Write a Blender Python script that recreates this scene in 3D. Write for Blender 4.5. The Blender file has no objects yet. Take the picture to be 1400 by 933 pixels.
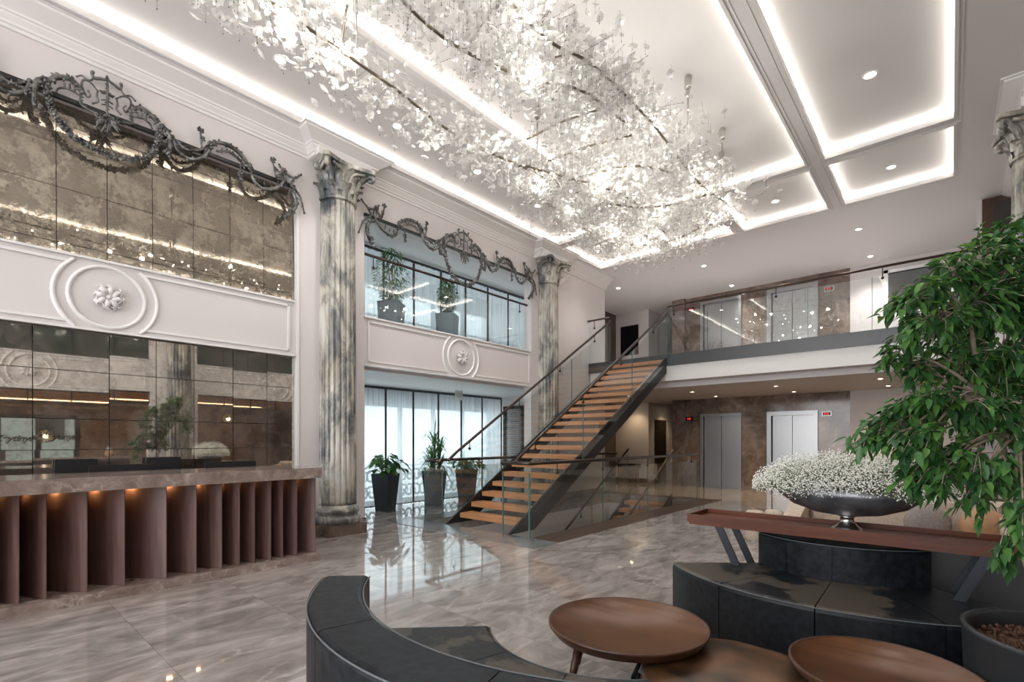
import bpy, math, random
from mathutils import Vector, Matrix
R = random.Random(7)
PI = math.pi
SC = bpy.context.scene
COL = SC.collection
# ------------------------------------------------------------------ camera, world, lights, exposure
TH = math.atan(600 / 678.0)
cd = bpy.data.cameras.new('camera'); cam = bpy.data.objects.new('camera', cd); COL.objects.link(cam)
cam.location = (0, 0, 1.4); cam.rotation_euler = (PI / 2, 0, TH)
cd.sensor_width = 36; cd.lens = 678 / 1400 * 36; cd.shift_y = (602.5 - 466.5) / 1400
cd.clip_start = 0.05; SC.camera = cam
SC.view_settings.view_transform = 'Standard'; SC.view_settings.look = 'None'
SC.view_settings.gamma = 1; SC.view_settings.use_curve_mapping = False
SC.view_settings.exposure = 1.03
SC.cycles.transparent_max_bounces = 24; SC.cycles.max_bounces = 8; SC.cycles.diffuse_bounces = 4
SC.cycles.glossy_bounces = 5; SC.cycles.sample_clamp_indirect = 6; SC.cycles.caustics_reflective = False
w = bpy.data.worlds.new('sky'); SC.world = w; w.use_nodes = True
w.node_tree.nodes['Background'].inputs[0].default_value = (0.92, 0.96, 1.0, 1)
w.node_tree.nodes['Background'].inputs[1].default_value = 1.25
LED = 9.5; DOWN = 26.0; BULB = 28.0; WARM = 30.0

def area(name, loc, rot, sx, sy, power, col=(1, 1, 1)):
    l = bpy.data.lights.new(name, 'AREA'); l.shape = 'RECTANGLE'; l.size = sx; l.size_y = sy
    l.energy = power; l.color = col
    o = bpy.data.objects.new(name, l); o.location = loc; o.rotation_euler = rot; COL.objects.link(o); return o
# daylight through the glazing: window wall at the left, glazed front behind the camera; the side room strip is added, not daylight
area('daylight_left_windows', (-10.6, 7.0, 2.8), (0, -PI / 2, 0), 5.6, 8, 170, (.94, .97, 1))
area('daylight_front_glazing', (-3.0, -6.6, 2.9), (PI / 2, 0, 0), 10.0, 5.6, 300, (1, .98, .97))
area('side_room_added_strip', (3.6, 2.5, 2.53), (0, 0, 0), .15, 9.0, 34, (1, .62, .34))  # strip added to brighten the side room, tinted like its orange slats

# ------------------------------------------------------------------ materials
def mat(name, col=(.8, .8, .8), rough=.5, metal=0., emit=None, estr=0., coat=0., spec=None, alpha=None):
    m = bpy.data.materials.new(name); m.use_nodes = True
    b = m.node_tree.nodes['Principled BSDF']
    b.inputs['Base Color'].default_value = (*col, 1); b.inputs['Roughness'].default_value = rough
    b.inputs['Metallic'].default_value = metal
    if spec is not None: b.inputs['Specular IOR Level'].default_value = spec
    if coat: b.inputs['Coat Weight'].default_value = coat; b.inputs['Coat Roughness'].default_value = .05
    if emit: b.inputs['Emission Color'].default_value = (*emit, 1); b.inputs['Emission Strength'].default_value = estr
    return m
class NT:
    def __init__(s, m): s.t = m.node_tree; s.b = s.t.nodes.get('Principled BSDF')
    def n(s, typ, ins=None, **kw):
        x = s.t.nodes.new(typ)
        for k, v in kw.items(): setattr(x, k, v)
        for k, v in (ins or {}).items():
            if isinstance(v, bpy.types.NodeSocket): s.t.links.new(v, x.inputs[k])
            else: x.inputs[k].default_value = v
        return x
    def l(s, a, b): s.t.links.new(a, b)
    def ramp(s, fac, stops, interp='LINEAR'):
        r = s.t.nodes.new('ShaderNodeValToRGB'); r.color_ramp.interpolation = interp
        e = r.color_ramp.elements
        while len(e) < len(stops): e.new(.5)
        for i, (p, c) in enumerate(stops): e[i].position = p; e[i].color = (*c, 1) if len(c) == 3 else c
        s.l(fac, r.inputs[0]); return r.outputs[0]
    def coord(s, scale=(1, 1, 1), rot=(0, 0, 0), kind='Object'):
        tc = s.n('ShaderNodeTexCoord'); mp = s.n('ShaderNodeMapping', {'Vector': tc.outputs[kind], 'Scale': scale, 'Rotation': rot})
        return mp.outputs[0]
    def mix(s, f, a, b, blend='MIX'):
        x = s.t.nodes.new('ShaderNodeMix'); x.data_type = 'RGBA'; x.blend_type = blend
        for i, v in ((0, f), (6, a), (7, b)):
            if isinstance(v, bpy.types.NodeSocket): s.l(v, x.inputs[i])
            else: x.inputs[i].default_value = v if i == 0 else (*v, 1)
        return x.outputs[2]
def world_coord(n, scale=(1, 1, 1), rot=(0, 0, 0)):
    g = n.n('ShaderNodeNewGeometry'); return n.n('ShaderNodeMapping', {'Vector': g.outputs['Position'], 'Scale': scale, 'Rotation': rot}).outputs[0]

def marble(name, dark, mid, light, vein, scale=1., rough=.12, veinw=.5, tiles=None, rot=(0, 0, .5), stretch=(1, 1, 1), darkv=None):
    m = mat(name, mid, rough); n = NT(m)
    v = world_coord(n, stretch, rot)
    if tiles:
        g = n.n('ShaderNodeNewGeometry')
        dv = n.n('ShaderNodeVectorMath', {0: g.outputs['Position'], 1: (1 / tiles[0], 1 / tiles[1], 1.)}, operation='MULTIPLY')
        fl = n.n('ShaderNodeVectorMath', {0: dv.outputs[0]}, operation='FLOOR')
        sx = n.n('ShaderNodeSeparateXYZ', {0: fl.outputs[0]}); cx = n.n('ShaderNodeCombineXYZ', {0: sx.outputs[0], 1: sx.outputs[1]})
        wn = n.n('ShaderNodeTexWhiteNoise', {0: cx.outputs[0]})
        of = n.n('ShaderNodeVectorMath', {0: wn.outputs['Color'], 'Scale': 1.1}, operation='SCALE')
        v = n.n('ShaderNodeVectorMath', {0: v, 1: of.outputs[0]}, operation='ADD').outputs[0]
    n1 = n.n('ShaderNodeTexNoise', {'Vector': v, 'Scale': 1.6 * scale, 'Detail': 8., 'Roughness': .62, 'Distortion': 1.2})
    c = n.ramp(n1.outputs[0], [(.3, dark), (.5, mid), (.7, light)])
    n2 = n.n('ShaderNodeTexNoise', {'Vector': v, 'Scale': 3 * scale, 'Detail': 6., 'Roughness': .6})
    vv = n.mix(.22, v, n2.outputs['Color'])
    vo = n.n('ShaderNodeTexVoronoi', {'Vector': vv, 'Scale': 2.3 * scale}, feature='DISTANCE_TO_EDGE')
    f = n.ramp(vo.outputs['Distance'], [(0., (1, 1, 1)), (.012, (.5, .5, .5)), (.06, (0, 0, 0))])
    n3 = n.n('ShaderNodeTexNoise', {'Vector': v, 'Scale': 1.1 * scale, 'Detail': 3.})
    g3 = n.ramp(n3.outputs[0], [(.4, (0, 0, 0)), (.62, (veinw,) * 3)])
    mm = n.n('ShaderNodeMath', {0: f, 1: g3}, operation='MULTIPLY')
    c = n.mix(mm.outputs[0], c, vein)
    if darkv:
        n4 = n.n('ShaderNodeTexNoise', {'Vector': v, 'Scale': 2.2 * scale, 'Detail': 7., 'Distortion': 2.})
        f4 = n.ramp(n4.outputs[0], [(.47, (0, 0, 0)), (.5, (1, 1, 1)), (.53, (0, 0, 0))])
        c = n.mix(f4, c, darkv)
    if tiles:
        br = n.n('ShaderNodeTexBrick', {'Vector': world_coord(n), 'Scale': 1., 'Color1': (1, 1, 1, 1), 'Color2': (1, 1, 1, 1), 'Mortar': (.62, .6, .58, 1),
              'Mortar Size': .0022, 'Brick Width': tiles[0], 'Row Height': tiles[1]}, offset=0.)
        c = n.mix(1., c, br.outputs[0], 'MULTIPLY')
    n.l(c, n.b.inputs['Base Color'])
    return m
def wood(name, a, b, scale=1., rough=.35, axis=0, grain=14.):
    m = mat(name, a, rough); n = NT(m)
    st = [grain] * 3; st[axis] = 1.
    v = world_coord(n, tuple(x * scale for x in st))
    n1 = n.n('ShaderNodeTexNoise', {'Vector': v, 'Scale': 1.5, 'Detail': 3., 'Roughness': .5, 'Distortion': .3})
    c = n.ramp(n1.outputs[0], [(.3, a), (.7, b)])
    n.l(c, n.b.inputs['Base Color']); return m
def noisy(name, a, b, scale, rough=.6, metal=0., bump=0., detail=4.):
    m = mat(name, a, rough, metal); n = NT(m)
    n1 = n.n('ShaderNodeTexNoise', {'Vector': n.coord(), 'Scale': scale, 'Detail': detail})
    n.l(n.ramp(n1.outputs[0], [(.35, a), (.65, b)]), n.b.inputs['Base Color'])
    if bump:
        bp = n.n('ShaderNodeBump', {'Height': n1.outputs[0], 'Strength': bump, 'Distance': .01}); n.l(bp.outputs[0], n.b.inputs['Normal'])
    return m
M = {}
M['wall'] = mat('painted_wall', (.66, .62, .615), .55)
M['ceil'] = mat('ceiling_paint', (.74, .72, .71), .6)
M['trim'] = mat('white_moulding', (.75, .73, .72), .45)
M['plaster'] = mat('medallion_plaster', (.7, .67, .665), .55)
M['floor'] = marble('polished_floor_marble', (.15, .13, .12), (.27, .243, .23), (.4, .37, .352), (.56, .53, .51), 1.15, .035, .5, tiles=(.9, .9), rot=(0, 0, .9), stretch=(1.9, .75, 1))
M['emperador'] = marble('brown_marble', (.085, .06, .048), (.165, .122, .1), (.29, .23, .195), (.42, .36, .31), 1.5, .1, .3, rot=(.6, .5, .3), stretch=(1, 1, .8))
M['countertop'] = marble('counter_marble', (.16, .115, .095), (.26, .2, .175), (.40, .33, .30), (.6, .53, .48), 2.4, .1, .7, rot=(.3, .2, .6))
def column_marble():
    m = mat('column_marble', (.4, .38, .33), .2); n = NT(m)
    v = world_coord(n, (1.5, 1.5, .62), (.5, .55, .2))
    a = n.n('ShaderNodeTexNoise', {'Vector': v, 'Scale': 2.3, 'Detail': 10., 'Roughness': .68, 'Distortion': .45})
    c = n.ramp(a.outputs[0], [(.34, (.05, .06, .07)), (.43, (.14, .15, .155)), (.5, (.3, .29, .26)), (.56, (.46, .44, .39)), (.7, (.62, .61, .58))])
    b = n.n('ShaderNodeTexNoise', {'Vector': world_coord(n, (1, 1, .6), (.5, .2, 0)), 'Scale': 1.3, 'Detail': 3.})
    f = n.ramp(b.outputs[0], [(.48, (0, 0, 0)), (.65, (.7, .7, .7))])
    c = n.mix(f, c, n.mix(.45, c, (.3, .22, .12)))
    n.l(c, n.b.inputs['Base Color']); return m
M['colm'] = column_marble()
M['treadwood'] = wood('oak_tread_wood', (.36, .16, .07), (.56, .29, .14), 1., .35, 0)
M['finwood'] = wood('walnut_fin_wood', (.085, .045, .04), (.15, .085, .076), 1., .42, 2)
M['walnut'] = wood('walnut_tabletop', (.085, .034, .014), (.14, .06, .026), 1., .36, 0, 9.)
M['walnutdark'] = wood('walnut_edge', (.05, .02, .011), (.085, .036, .02), 1., .3, 2, 9.)
M['traywood'] = wood('tray_wood', (.075, .02, .009), (.13, .038, .016), 1., .4, 0, 12.); M['traywood'].node_tree.nodes['Principled BSDF'].inputs['Specular IOR Level'].default_value = .3
M['borderwood'] = wood('dark_border_stone', (.055, .034, .024), (.085, .056, .042), 1., .3, 1, 10.)
M['greystone'] = noisy('grey_landing_stone', (.13, .14, .15), (.19, .2, .21), 3., .15)
M['steel_dark'] = mat('blackened_steel', (.022, .021, .021), .35, .4)
M['rail'] = mat('bronze_handrail', (.06, .042, .034), .28, .7)
M['chrome'] = mat('brushed_nickel', (.6, .58, .55), .25, 1.)
M['stainless'] = mat('stainless_steel', (.34, .345, .355), .34, 1.)
M['fasciagrey'] = mat('grey_metal_fascia', (.065, .068, .073), .35, .4)
M['black'] = mat('black_screen', (.006, .006, .007), .35, spec=.2)
M['blackplastic'] = mat('black_plastic', (.015, .015, .017), .35)
M['whiteframe'] = mat('white_frame', (.85, .85, .86), .3)
M['potdark'] = mat('graphite_pot', (.028, .032, .04), .32)
M['potgrey'] = mat('blue_grey_pot', (.15, .2, .235), .3)
M['planter'] = mat('matte_anthracite_planter', (.022, .026, .03), .38)
M['pewter'] = noisy('hammered_pewter', (.17, .18, .2), (.33, .34, .37), 9., .42, .85, .12)
M['iron'] = noisy('aged_bronze_ironwork', (.045, .045, .045), (.22, .215, .21), 14., .4, .6)
M['branch'] = mat('bronze_branch', (.19, .155, .115), .3, .9)
M['bead'] = mat('dark_bead', (.05, .04, .035), .3, .6)
M['bark'] = noisy('pale_bark', (.22, .17, .13), (.36, .3, .24), 20., .8)
M['soil'] = noisy('bark_mulch', (.05, .022, .012), (.14, .07, .04), 60., .9, 0, .6)
M['beige'] = noisy('beige_linen', (.45, .37, .3), (.55, .47, .39), 40., .85, 0, .1)
M['tan'] = noisy('tan_leather', (.45, .25, .13), (.55, .33, .2), 8., .55)
M['greycloth'] = noisy('grey_weave', (.25, .22, .21), (.33, .3, .29), 60., .9)
M['doordark'] = mat('dark_door', (.03, .022, .018), .35)
M['brownwall'] = mat('brown_wall', (.10, .075, .065), .5)
M['red'] = mat('red_digit', (.3, .01, .01), .4, 0, (1, .04, .03), 1.)
M['led'] = mat('led_strip', (1, 1, 1), .5, 0, (1, .955, .87), LED)
M['down'] = mat('downlight_lens', (1, 1, 1), .5, 0, (1, .97, .92), DOWN)
M['downwarm'] = mat('warm_downlight_lens', (1, 1, 1), .5, 0, (1, .8, .5), DOWN * .8)
M['warmled'] = mat('warm_led_strip', (1, 1, 1), .5, 0, (1, .62, .25), WARM)
M['bulb'] = mat('chandelier_bulb', (1, 1, 1), .5, 0, (1, .97, .9), BULB)
M['amber'] = mat('amber_lamp', (1, 1, 1), .5, 0, (1, .78, .5), 8.)
M['petal'] = mat('gypsophila_white', (.9, .9, .84), .7)
M['gstem'] = mat('gypsophila_green', (.2, .24, .13), .7)
M['pane_light'] = mat('tan_ribbon', (.6, .38, .1), .4)
for i, c in enumerate([(.028, .09, .03), (.05, .15, .04), (.1, .24, .055)]):
    M['leaf%d' % i] = mat('ficus_leaf_%s' % ('deep', 'mid', 'fresh')[i], c, .38)
    t_ = M['leaf%d' % i].node_tree; tl_ = t_.nodes.new('ShaderNodeBsdfTranslucent'); tl_.inputs[0].default_value = (c[0] * 2.2, c[1] * 1.9, c[2] * 1.4, 1)
    ms_ = t_.nodes.new('ShaderNodeMixShader'); ms_.inputs[0].default_value = .35; out_ = [q for q in t_.nodes if q.type == 'OUTPUT_MATERIAL'][0]
    t_.links.new(t_.nodes['Principled BSDF'].outputs[0], ms_.inputs[1]); t_.links.new(tl_.outputs[0], ms_.inputs[2]); t_.links.new(ms_.outputs[0], out_.inputs[0])
def glass(name, tint, alpha=.12, rough=.0, extra=.0):
    m = bpy.data.materials.new(name); m.use_nodes = True; t = m.node_tree; t.nodes.clear()
    n = NT(m)
    tr = n.n('ShaderNodeBsdfTransparent', {'Color': (*tint, 1)}); gl = n.n('ShaderNodeBsdfGlossy', {'Color': (1, 1, 1, 1), 'Roughness': rough})
    lw = n.n('ShaderNodeLayerWeight', {'Blend': .5}); pw = n.n('ShaderNodeMath', {0: lw.outputs['Facing'], 1: 4.5}, operation='POWER')
    sc_ = n.n('ShaderNodeMath', {0: pw.outputs[0], 1: .5}, operation='MULTIPLY'); ad = n.n('ShaderNodeMath', {0: sc_.outputs[0], 1: .02 + extra}, operation='ADD')
    mx = n.n('ShaderNodeMixShader', {0: ad.outputs[0], 1: tr.outputs[0], 2: gl.outputs[0]})
    o = n.n('ShaderNodeOutputMaterial', {'Surface': mx.outputs[0]}); return m
M['glass'] = glass('clear_guard_glass', (.95, .97, .965), extra=.05)
M['glassedge'] = mat('green_glass_edge', (.07, .15, .135), .15)
M['windowglass'] = glass('window_glass', (.9, .95, .95), extra=.02)
M['darkglass'] = mat('dark_green_glass', (.045, .06, .055), .06)
def crystal():
    m = bpy.data.materials.new('blown_glass'); m.use_nodes = True; m.node_tree.nodes.clear(); n = NT(m)
    tr = n.n('ShaderNodeBsdfTransparent', {'Color': (1, 1, 1, 1)}); gl = n.n('ShaderNodeBsdfGlossy', {'Color': (1, 1, 1, 1), 'Roughness': .12})
    tl = n.n('ShaderNodeBsdfTranslucent', {'Color': (.97, .96, .93, 1)}); df = n.n('ShaderNodeBsdfDiffuse', {'Color': (.97, .96, .93, 1)})
    a = n.n('ShaderNodeMixShader', {0: .5, 1: tl.outputs[0], 2: df.outputs[0]})
    b = n.n('ShaderNodeMixShader', {0: .25, 1: a.outputs[0], 2: gl.outputs[0]})
    lw = n.n('ShaderNodeLayerWeight', {'Blend': .45})
    f = n.ramp(lw.outputs['Facing'], [(0., (.42,) * 3), (1., (.92,) * 3)])
    c = n.n('ShaderNodeMixShader', {0: f, 1: tr.outputs[0], 2: b.outputs[0]})
    n.n('ShaderNodeOutputMaterial', {'Surface': c.outputs[0]}); return m
M['crystal'] = crystal()
def sheer():
    m = bpy.data.materials.new('sheer_curtain'); m.use_nodes = True; m.node_tree.nodes.clear(); n = NT(m)
    tr = n.n('ShaderNodeBsdfTransparent', {'Color': (.83, .85, .87, 1)}); tl = n.n('ShaderNodeBsdfTranslucent', {'Color': (.6, .64, .67, 1)})
    df = n.n('ShaderNodeBsdfDiffuse', {'Color': (.6, .62, .63, 1)})
    a = n.n('ShaderNodeMixShader', {0: .3, 1: tl.outputs[0], 2: df.outputs[0]})
    v = world_coord(n, (1, 60, .5)); nz = n.n('ShaderNodeTexNoise', {'Vector': v, 'Scale': 2., 'Detail': 3.})
    f = n.ramp(nz.outputs[0], [(.35, (.55,) * 3), (.65, (.88,) * 3)])
    b = n.n('ShaderNodeMixShader', {0: f, 1: tr.outputs[0], 2: a.outputs[0]})
    n.n('ShaderNodeOutputMaterial', {'Surface': b.outputs[0]}); return m
M['sheer'] = sheer()
def mirror(name, tint, tarn, lo, hi, scale):
    m = bpy.data.materials.new(name); m.use_nodes = True; m.node_tree.nodes.clear(); n = NT(m)
    gl = n.n('ShaderNodeBsdfGlossy', {'Color': (*tint, 1), 'Roughness': .02}); df = n.n('ShaderNodeBsdfDiffuse', {'Color': (*tarn, 1)})
    v = world_coord(n)
    n1 = n.n('ShaderNodeTexNoise', {'Vector': v, 'Scale': scale, 'Detail': 10., 'Roughness': .75, 'Distortion': .5})
    n2 = n.n('ShaderNodeTexNoise', {'Vector': v, 'Scale': scale * .2, 'Detail': 4.})
    ad = n.n('ShaderNodeMath', {0: n1.outputs[0], 1: n2.outputs[0]}, operation='ADD'); hf = n.n('ShaderNodeMath', {0: ad.outputs[0], 1: .5}, operation='MULTIPLY')
    f = n.ramp(hf.outputs[0], [(.4, (lo,) * 3), (.5, ((lo * .6 + hi * .4),) * 3), (.54, (hi,) * 3), (.58, ((lo + hi) / 2,) * 3), (.66, (hi,) * 3)])
    b = n.n('ShaderNodeMixShader', {0: f, 1: gl.outputs[0], 2: df.outputs[0]})
    n.n('ShaderNodeOutputMaterial', {'Surface': b.outputs[0]}); return m
M['mirror_up'] = mirror('antiqued_gold_mirror', (.5, .445, .365), (.13, .108, .088), .3, .85, 20.)
M['mirror_low'] = mirror('antiqued_mirror', (.74, .7, .62), (.17, .14, .12), .06, .5, 16.)
def hide():
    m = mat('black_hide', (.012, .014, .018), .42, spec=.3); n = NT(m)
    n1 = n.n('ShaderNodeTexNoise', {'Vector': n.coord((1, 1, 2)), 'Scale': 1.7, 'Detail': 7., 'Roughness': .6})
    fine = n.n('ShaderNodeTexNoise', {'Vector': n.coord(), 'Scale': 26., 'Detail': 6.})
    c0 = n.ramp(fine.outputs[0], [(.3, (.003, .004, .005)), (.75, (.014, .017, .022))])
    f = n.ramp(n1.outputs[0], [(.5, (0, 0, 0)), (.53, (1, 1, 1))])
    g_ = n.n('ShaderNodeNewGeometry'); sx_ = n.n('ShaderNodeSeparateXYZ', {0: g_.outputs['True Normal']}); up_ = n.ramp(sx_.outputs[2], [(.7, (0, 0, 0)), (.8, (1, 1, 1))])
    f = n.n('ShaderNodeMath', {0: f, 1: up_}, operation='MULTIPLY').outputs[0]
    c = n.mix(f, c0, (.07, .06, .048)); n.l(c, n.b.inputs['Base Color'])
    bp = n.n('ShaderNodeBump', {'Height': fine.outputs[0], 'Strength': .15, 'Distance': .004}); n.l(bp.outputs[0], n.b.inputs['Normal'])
    pass
    return m
M['hide'] = hide()
M['hideplain'] = noisy('black_blue_hide', (.003, .004, .006), (.013, .017, .023), 22., .45, 0, .12, 7.)
M['hideplain'].node_tree.nodes['Principled BSDF'].inputs['Specular IOR Level'].default_value = .22
M['copperhide'] = noisy('coppery_hide', (.02, .014, .01), (.26, .13, .06), 3.2, .3, .35, .08, 5.)
M['welt'] = mat('hide_welt', (.10, .11, .12), .5)

# ------------------------------------------------------------------ mesh helpers
class MB:
    def __init__(s): s.v = []; s.f = []; s.mi = []; s.cur = 0; s.sm = []
    def add(s, vs, fs, smooth=False):
        o = len(s.v); s.v += [tuple(v) for v in vs]
        for f in fs: s.f.append([o + i for i in f]); s.mi.append(s.cur); s.sm.append(smooth)
    def box(s, x0, x1, y0, y1, z0, z1):
        x0, x1 = sorted((x0, x1)); y0, y1 = sorted((y0, y1)); z0, z1 = sorted((z0, z1))
        s.add([(x0, y0, z0), (x1, y0, z0), (x1, y1, z0), (x0, y1, z0), (x0, y0, z1), (x1, y0, z1), (x1, y1, z1), (x0, y1, z1)],
              [(3, 2, 1, 0), (4, 5, 6, 7), (0, 1, 5, 4), (1, 2, 6, 5), (2, 3, 7, 6), (3, 0, 4, 7)]); return s
    def hexa(s, p):   # 8 corners, bottom ring then top ring
        s.add(p, [(3, 2, 1, 0), (4, 5, 6, 7), (0, 1, 5, 4), (1, 2, 6, 5), (2, 3, 7, 6), (3, 0, 4, 7)]); return s
    def prism(s, poly, fn, a, b):   # poly of 2d points, fn(u,v,w)->xyz, swept from w=a to w=b
        n = len(poly); s.add([fn(u, v, a) for u, v in poly] + [fn(u, v, b) for u, v in poly],
            [tuple(range(n - 1, -1, -1)), tuple(range(n, 2 * n))] + [(i, (i + 1) % n, n + (i + 1) % n, n + i) for i in range(n)]); return s
    def tube(s, pts, r, n=6, caps=True, flat=None):
        pts = [Vector(p) for p in pts]; k = len(pts)
        rr = r if isinstance(r, (list, tuple)) else [r] * k
        vs = []; up = None
        for i, p in enumerate(pts):
            t = (pts[min(i + 1, k - 1)] - pts[max(i - 1, 0)])
            if t.length < 1e-9: t = Vector((0, 0, 1))
            t.normalize()
            if up is None: up = Vector((0, 0, 1)) if abs(t.z) < .9 else Vector((1, 0, 0))
            a = t.cross(up)
            if a.length < 1e-5: a = t.orthogonal()
            a.normalize(); b = a.cross(t).normalized(); up = b
            for j in range(n):
                g = 2 * PI * j / n; vs.append(p + (a * math.cos(g) + b * math.sin(g)) * rr[i])
        fs = [(i * n + j, i * n + (j + 1) % n, (i + 1) * n + (j + 1) % n, (i + 1) * n + j) for i in range(k - 1) for j in range(n)]
        s.add(vs, fs, True)
        if caps:
            o = len(s.v) - k * n
            s.f += [[o + j for j in range(n - 1, -1, -1)], [o + (k - 1) * n + j for j in range(n)]]; s.mi += [s.cur] * 2; s.sm += [False] * 2
        return s
    def lathe(s, prof, c, n=24, sx=1., sy=1., caps=True, mod=None, smooth=True):
        vs = []
        for r, z in prof:
            for j in range(n):
                a = 2 * PI * j / n; q = mod(a, z) if mod else 1.
                vs.append((c[0] + r * q * sx * math.cos(a), c[1] + r * q * sy * math.sin(a), c[2] + z))
        k = len(prof)
        s.add(vs, [(i * n + j, i * n + (j + 1) % n, (i + 1) * n + (j + 1) % n, (i + 1) * n + j) for i in range(k - 1) for j in range(n)], smooth)
        if caps:
            o = len(s.v) - k * n
            s.f += [[o + j for j in range(n - 1, -1, -1)], [o + (k - 1) * n + j for j in range(n)]]; s.mi += [s.cur] * 2; s.sm += [False] * 2
        return s
    def ball(s, c, r, n=6, m=4, sc=(1, 1, 1)):
        pr = [(max(1e-4, math.sin(PI * i / m)) * r, -math.cos(PI * i / m) * r * sc[2]) for i in range(m + 1)]
        return s.lathe(pr, c, n, sc[0], sc[1], False)
    def sweep(s, prof, c, a0, a1, n=24):   # closed (r,z) profile swept about c
        k = len(prof); vs = []
        for i in range(n + 1):
            a = a0 + (a1 - a0) * i / n
            for r, z in prof: vs.append((c[0] + r * math.cos(a), c[1] + r * math.sin(a), z))
        s.add(vs, [(i * k + j, i * k + (j + 1) % k, (i + 1) * k + (j + 1) % k, (i + 1) * k + j) for i in range(n) for j in range(k)] +
              [tuple(range(k - 1, -1, -1)), tuple(n * k + j for j in range(k))]); return s
    def leaf(s, p, d, up, L, W, fold=.25, droop=.3):
        d = Vector(d).normalized(); sd = d.cross(Vector(up))
        if sd.length < 1e-4: sd = d.orthogonal()
        sd.normalize(); nn = sd.cross(d); p = Vector(p)
        m = p + d * L * .45 - nn * 0; t = p + d * L - Vector((0, 0, 1)) * L * droop
        m2 = p + d * L * .45 - Vector((0, 0, 1)) * L * droop * .2
        s.add([p, m2 + sd * W / 2 + nn * W * fold, t, m2 - sd * W / 2 + nn * W * fold, m2], [(0, 1, 4), (1, 2, 4), (2, 3, 4), (3, 0, 4)], True); return s
    def build(s, name, m, parent=None, label=None, cat=None, group=None, kind=None):
        me = bpy.data.meshes.new(name); off = Vector((0, 0, 0)); q = parent
        while q is not None: off += q.location; q = q.parent
        me.from_pydata([(x - off.x, y - off.y, z - off.z) for x, y, z in s.v], [], s.f)
        for mm in (m if isinstance(m, (list, tuple)) else [m]): me.materials.append(mm)
        me.polygons.foreach_set('material_index', s.mi); me.polygons.foreach_set('use_smooth', s.sm)
        me.update()
        o = bpy.data.objects.new(name, me); COL.objects.link(o)
        if parent is not None: o.parent = parent
        return tag(o, label, cat, group, kind)
def tag(o, label=None, cat=None, group=None, kind=None):
    if label: o['label'] = label
    if cat: o['category'] = cat
    if group: o['group'] = group
    if kind: o['kind'] = kind
    return o
def thing(name, label, cat, loc=(0, 0, 0), group=None):
    o = bpy.data.objects.new(name, None); o.empty_display_size = .1; o.location = loc; COL.objects.link(o)
    return tag(o, label, cat, group)
def copy_tree(o, parent=None):
    c = o.copy(); COL.objects.link(c)
    if parent is not None: c.parent = parent
    for ch in [x for x in bpy.data.objects if x.parent == o]: copy_tree(ch, c)
    return c
def kids(o): return [x for x in bpy.data.objects if x.parent == o]
def spline(pts, n=6):
    pts = [Vector(p) for p in pts]; out = []
    P = [pts[0] * 2 - pts[1]] + pts + [pts[-1] * 2 - pts[-2]]
    for i in range(1, len(P) - 2):
        for j in range(n):
            t = j / n; a, b, c, d = P[i - 1:i + 3]
            out.append(.5 * ((2 * b) + (c - a) * t + (2 * a - 5 * b + 4 * c - d) * t * t + (3 * b - a - 3 * c + d) * t ** 3))
    out.append(pts[-1]); return out
def struct(name, mb, m, parent=None): return mb.build(name, m, parent, kind='structure')

# ------------------------------------------------------------------ shell
WX = -7.0; RX = .95
WELL = (-6.82, -4.48, 5.5, 11.6)
f = MB()
for b in ((-9.9, WELL[0], -6.5, 18), (WELL[1], 6, -6.5, 18), (WELL[0], WELL[1], -6.5, WELL[2]), (WELL[0], WELL[1], WELL[3], 18)): f.box(b[0], b[1], b[2], b[3], -.25, 0)
struct('floor', f, M['floor'])
# stairwell shaft below the floor
f = MB(); x0, x1, y0, y1 = WELL
f.box(x0 - .1, x0, y0 - 2, y1, -3.2, -.25); f.box(x1, x1 + .1, y0 - 2, y1, -3.2, -.25); f.box(x0, x1, y1, y1 + .1, -3.2, -.25); f.box(x0, x1, y0 - 2.1, y0 - 2, -3.2, -.25)
struct('wall_stairwell', f, M['wall'])
struct('floor_lower', MB().box(x0, x1, y0 - 2, y1, -3.25, -3.2), M['floor'])
struct('trim_20', MB().box(-6.2, -5.2, 3.9, 5.2, -.3, -.27), mat('lower_glow_panel', (1, 1, 1), .5, 0, (1, .98, .95), 4.))  # unseen glowing panel added to light the shaft walls from above
# ceiling with light coves
PAN = [(-6.63, -4.95, -5.2, 8.92), (-4.71, -1.72, -5.2, 8.92), (-1.45, .03, -5.2, 8.92),
       (-6.63, -4.95, 9.16, 10.88), (-4.71, -3.4, 9.16, 10.88), (-3.2, -1.72, 9.16, 10.88), (-1.45, .03, 9.16, 10.88)]
def slab(mb, x0, x1, y0, y1, holes, z0, z1):
    xs = sorted({x0, x1, *[h[0] for h in holes], *[h[1] for h in holes]}); ys = sorted({y0, y1, *[h[2] for h in holes], *[h[3] for h in holes]})
    for j in range(len(ys) - 1):
        run = None
        for i in range(len(xs) - 1):
            cx, cy = (xs[i] + xs[i + 1]) / 2, (ys[j] + ys[j + 1]) / 2
            inh = any(h[0] < cx < h[1] and h[2] < cy < h[3] for h in holes)
            if not inh:
                if run is None: run = xs[i]
                end = xs[i + 1]
            if (inh or i == len(xs) - 2) and run is not None: mb.box(run, end, ys[j], ys[j + 1], z0, z1); run = None
f = MB(); slab(f, -9.9, 6, -6.5, 18, PAN, 5.75, 5.81)
BIG = [(a - .115, b + .115, c - .115, d + .115) for a, b, c, d in PAN]
slab(f, -9.9, 6, -6.5, 18, BIG, 5.81, 5.95); f.box(-9.9, 6, -6.5, 18, 5.88, 5.98)
struct('ceiling', f, M['ceil'])
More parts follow.
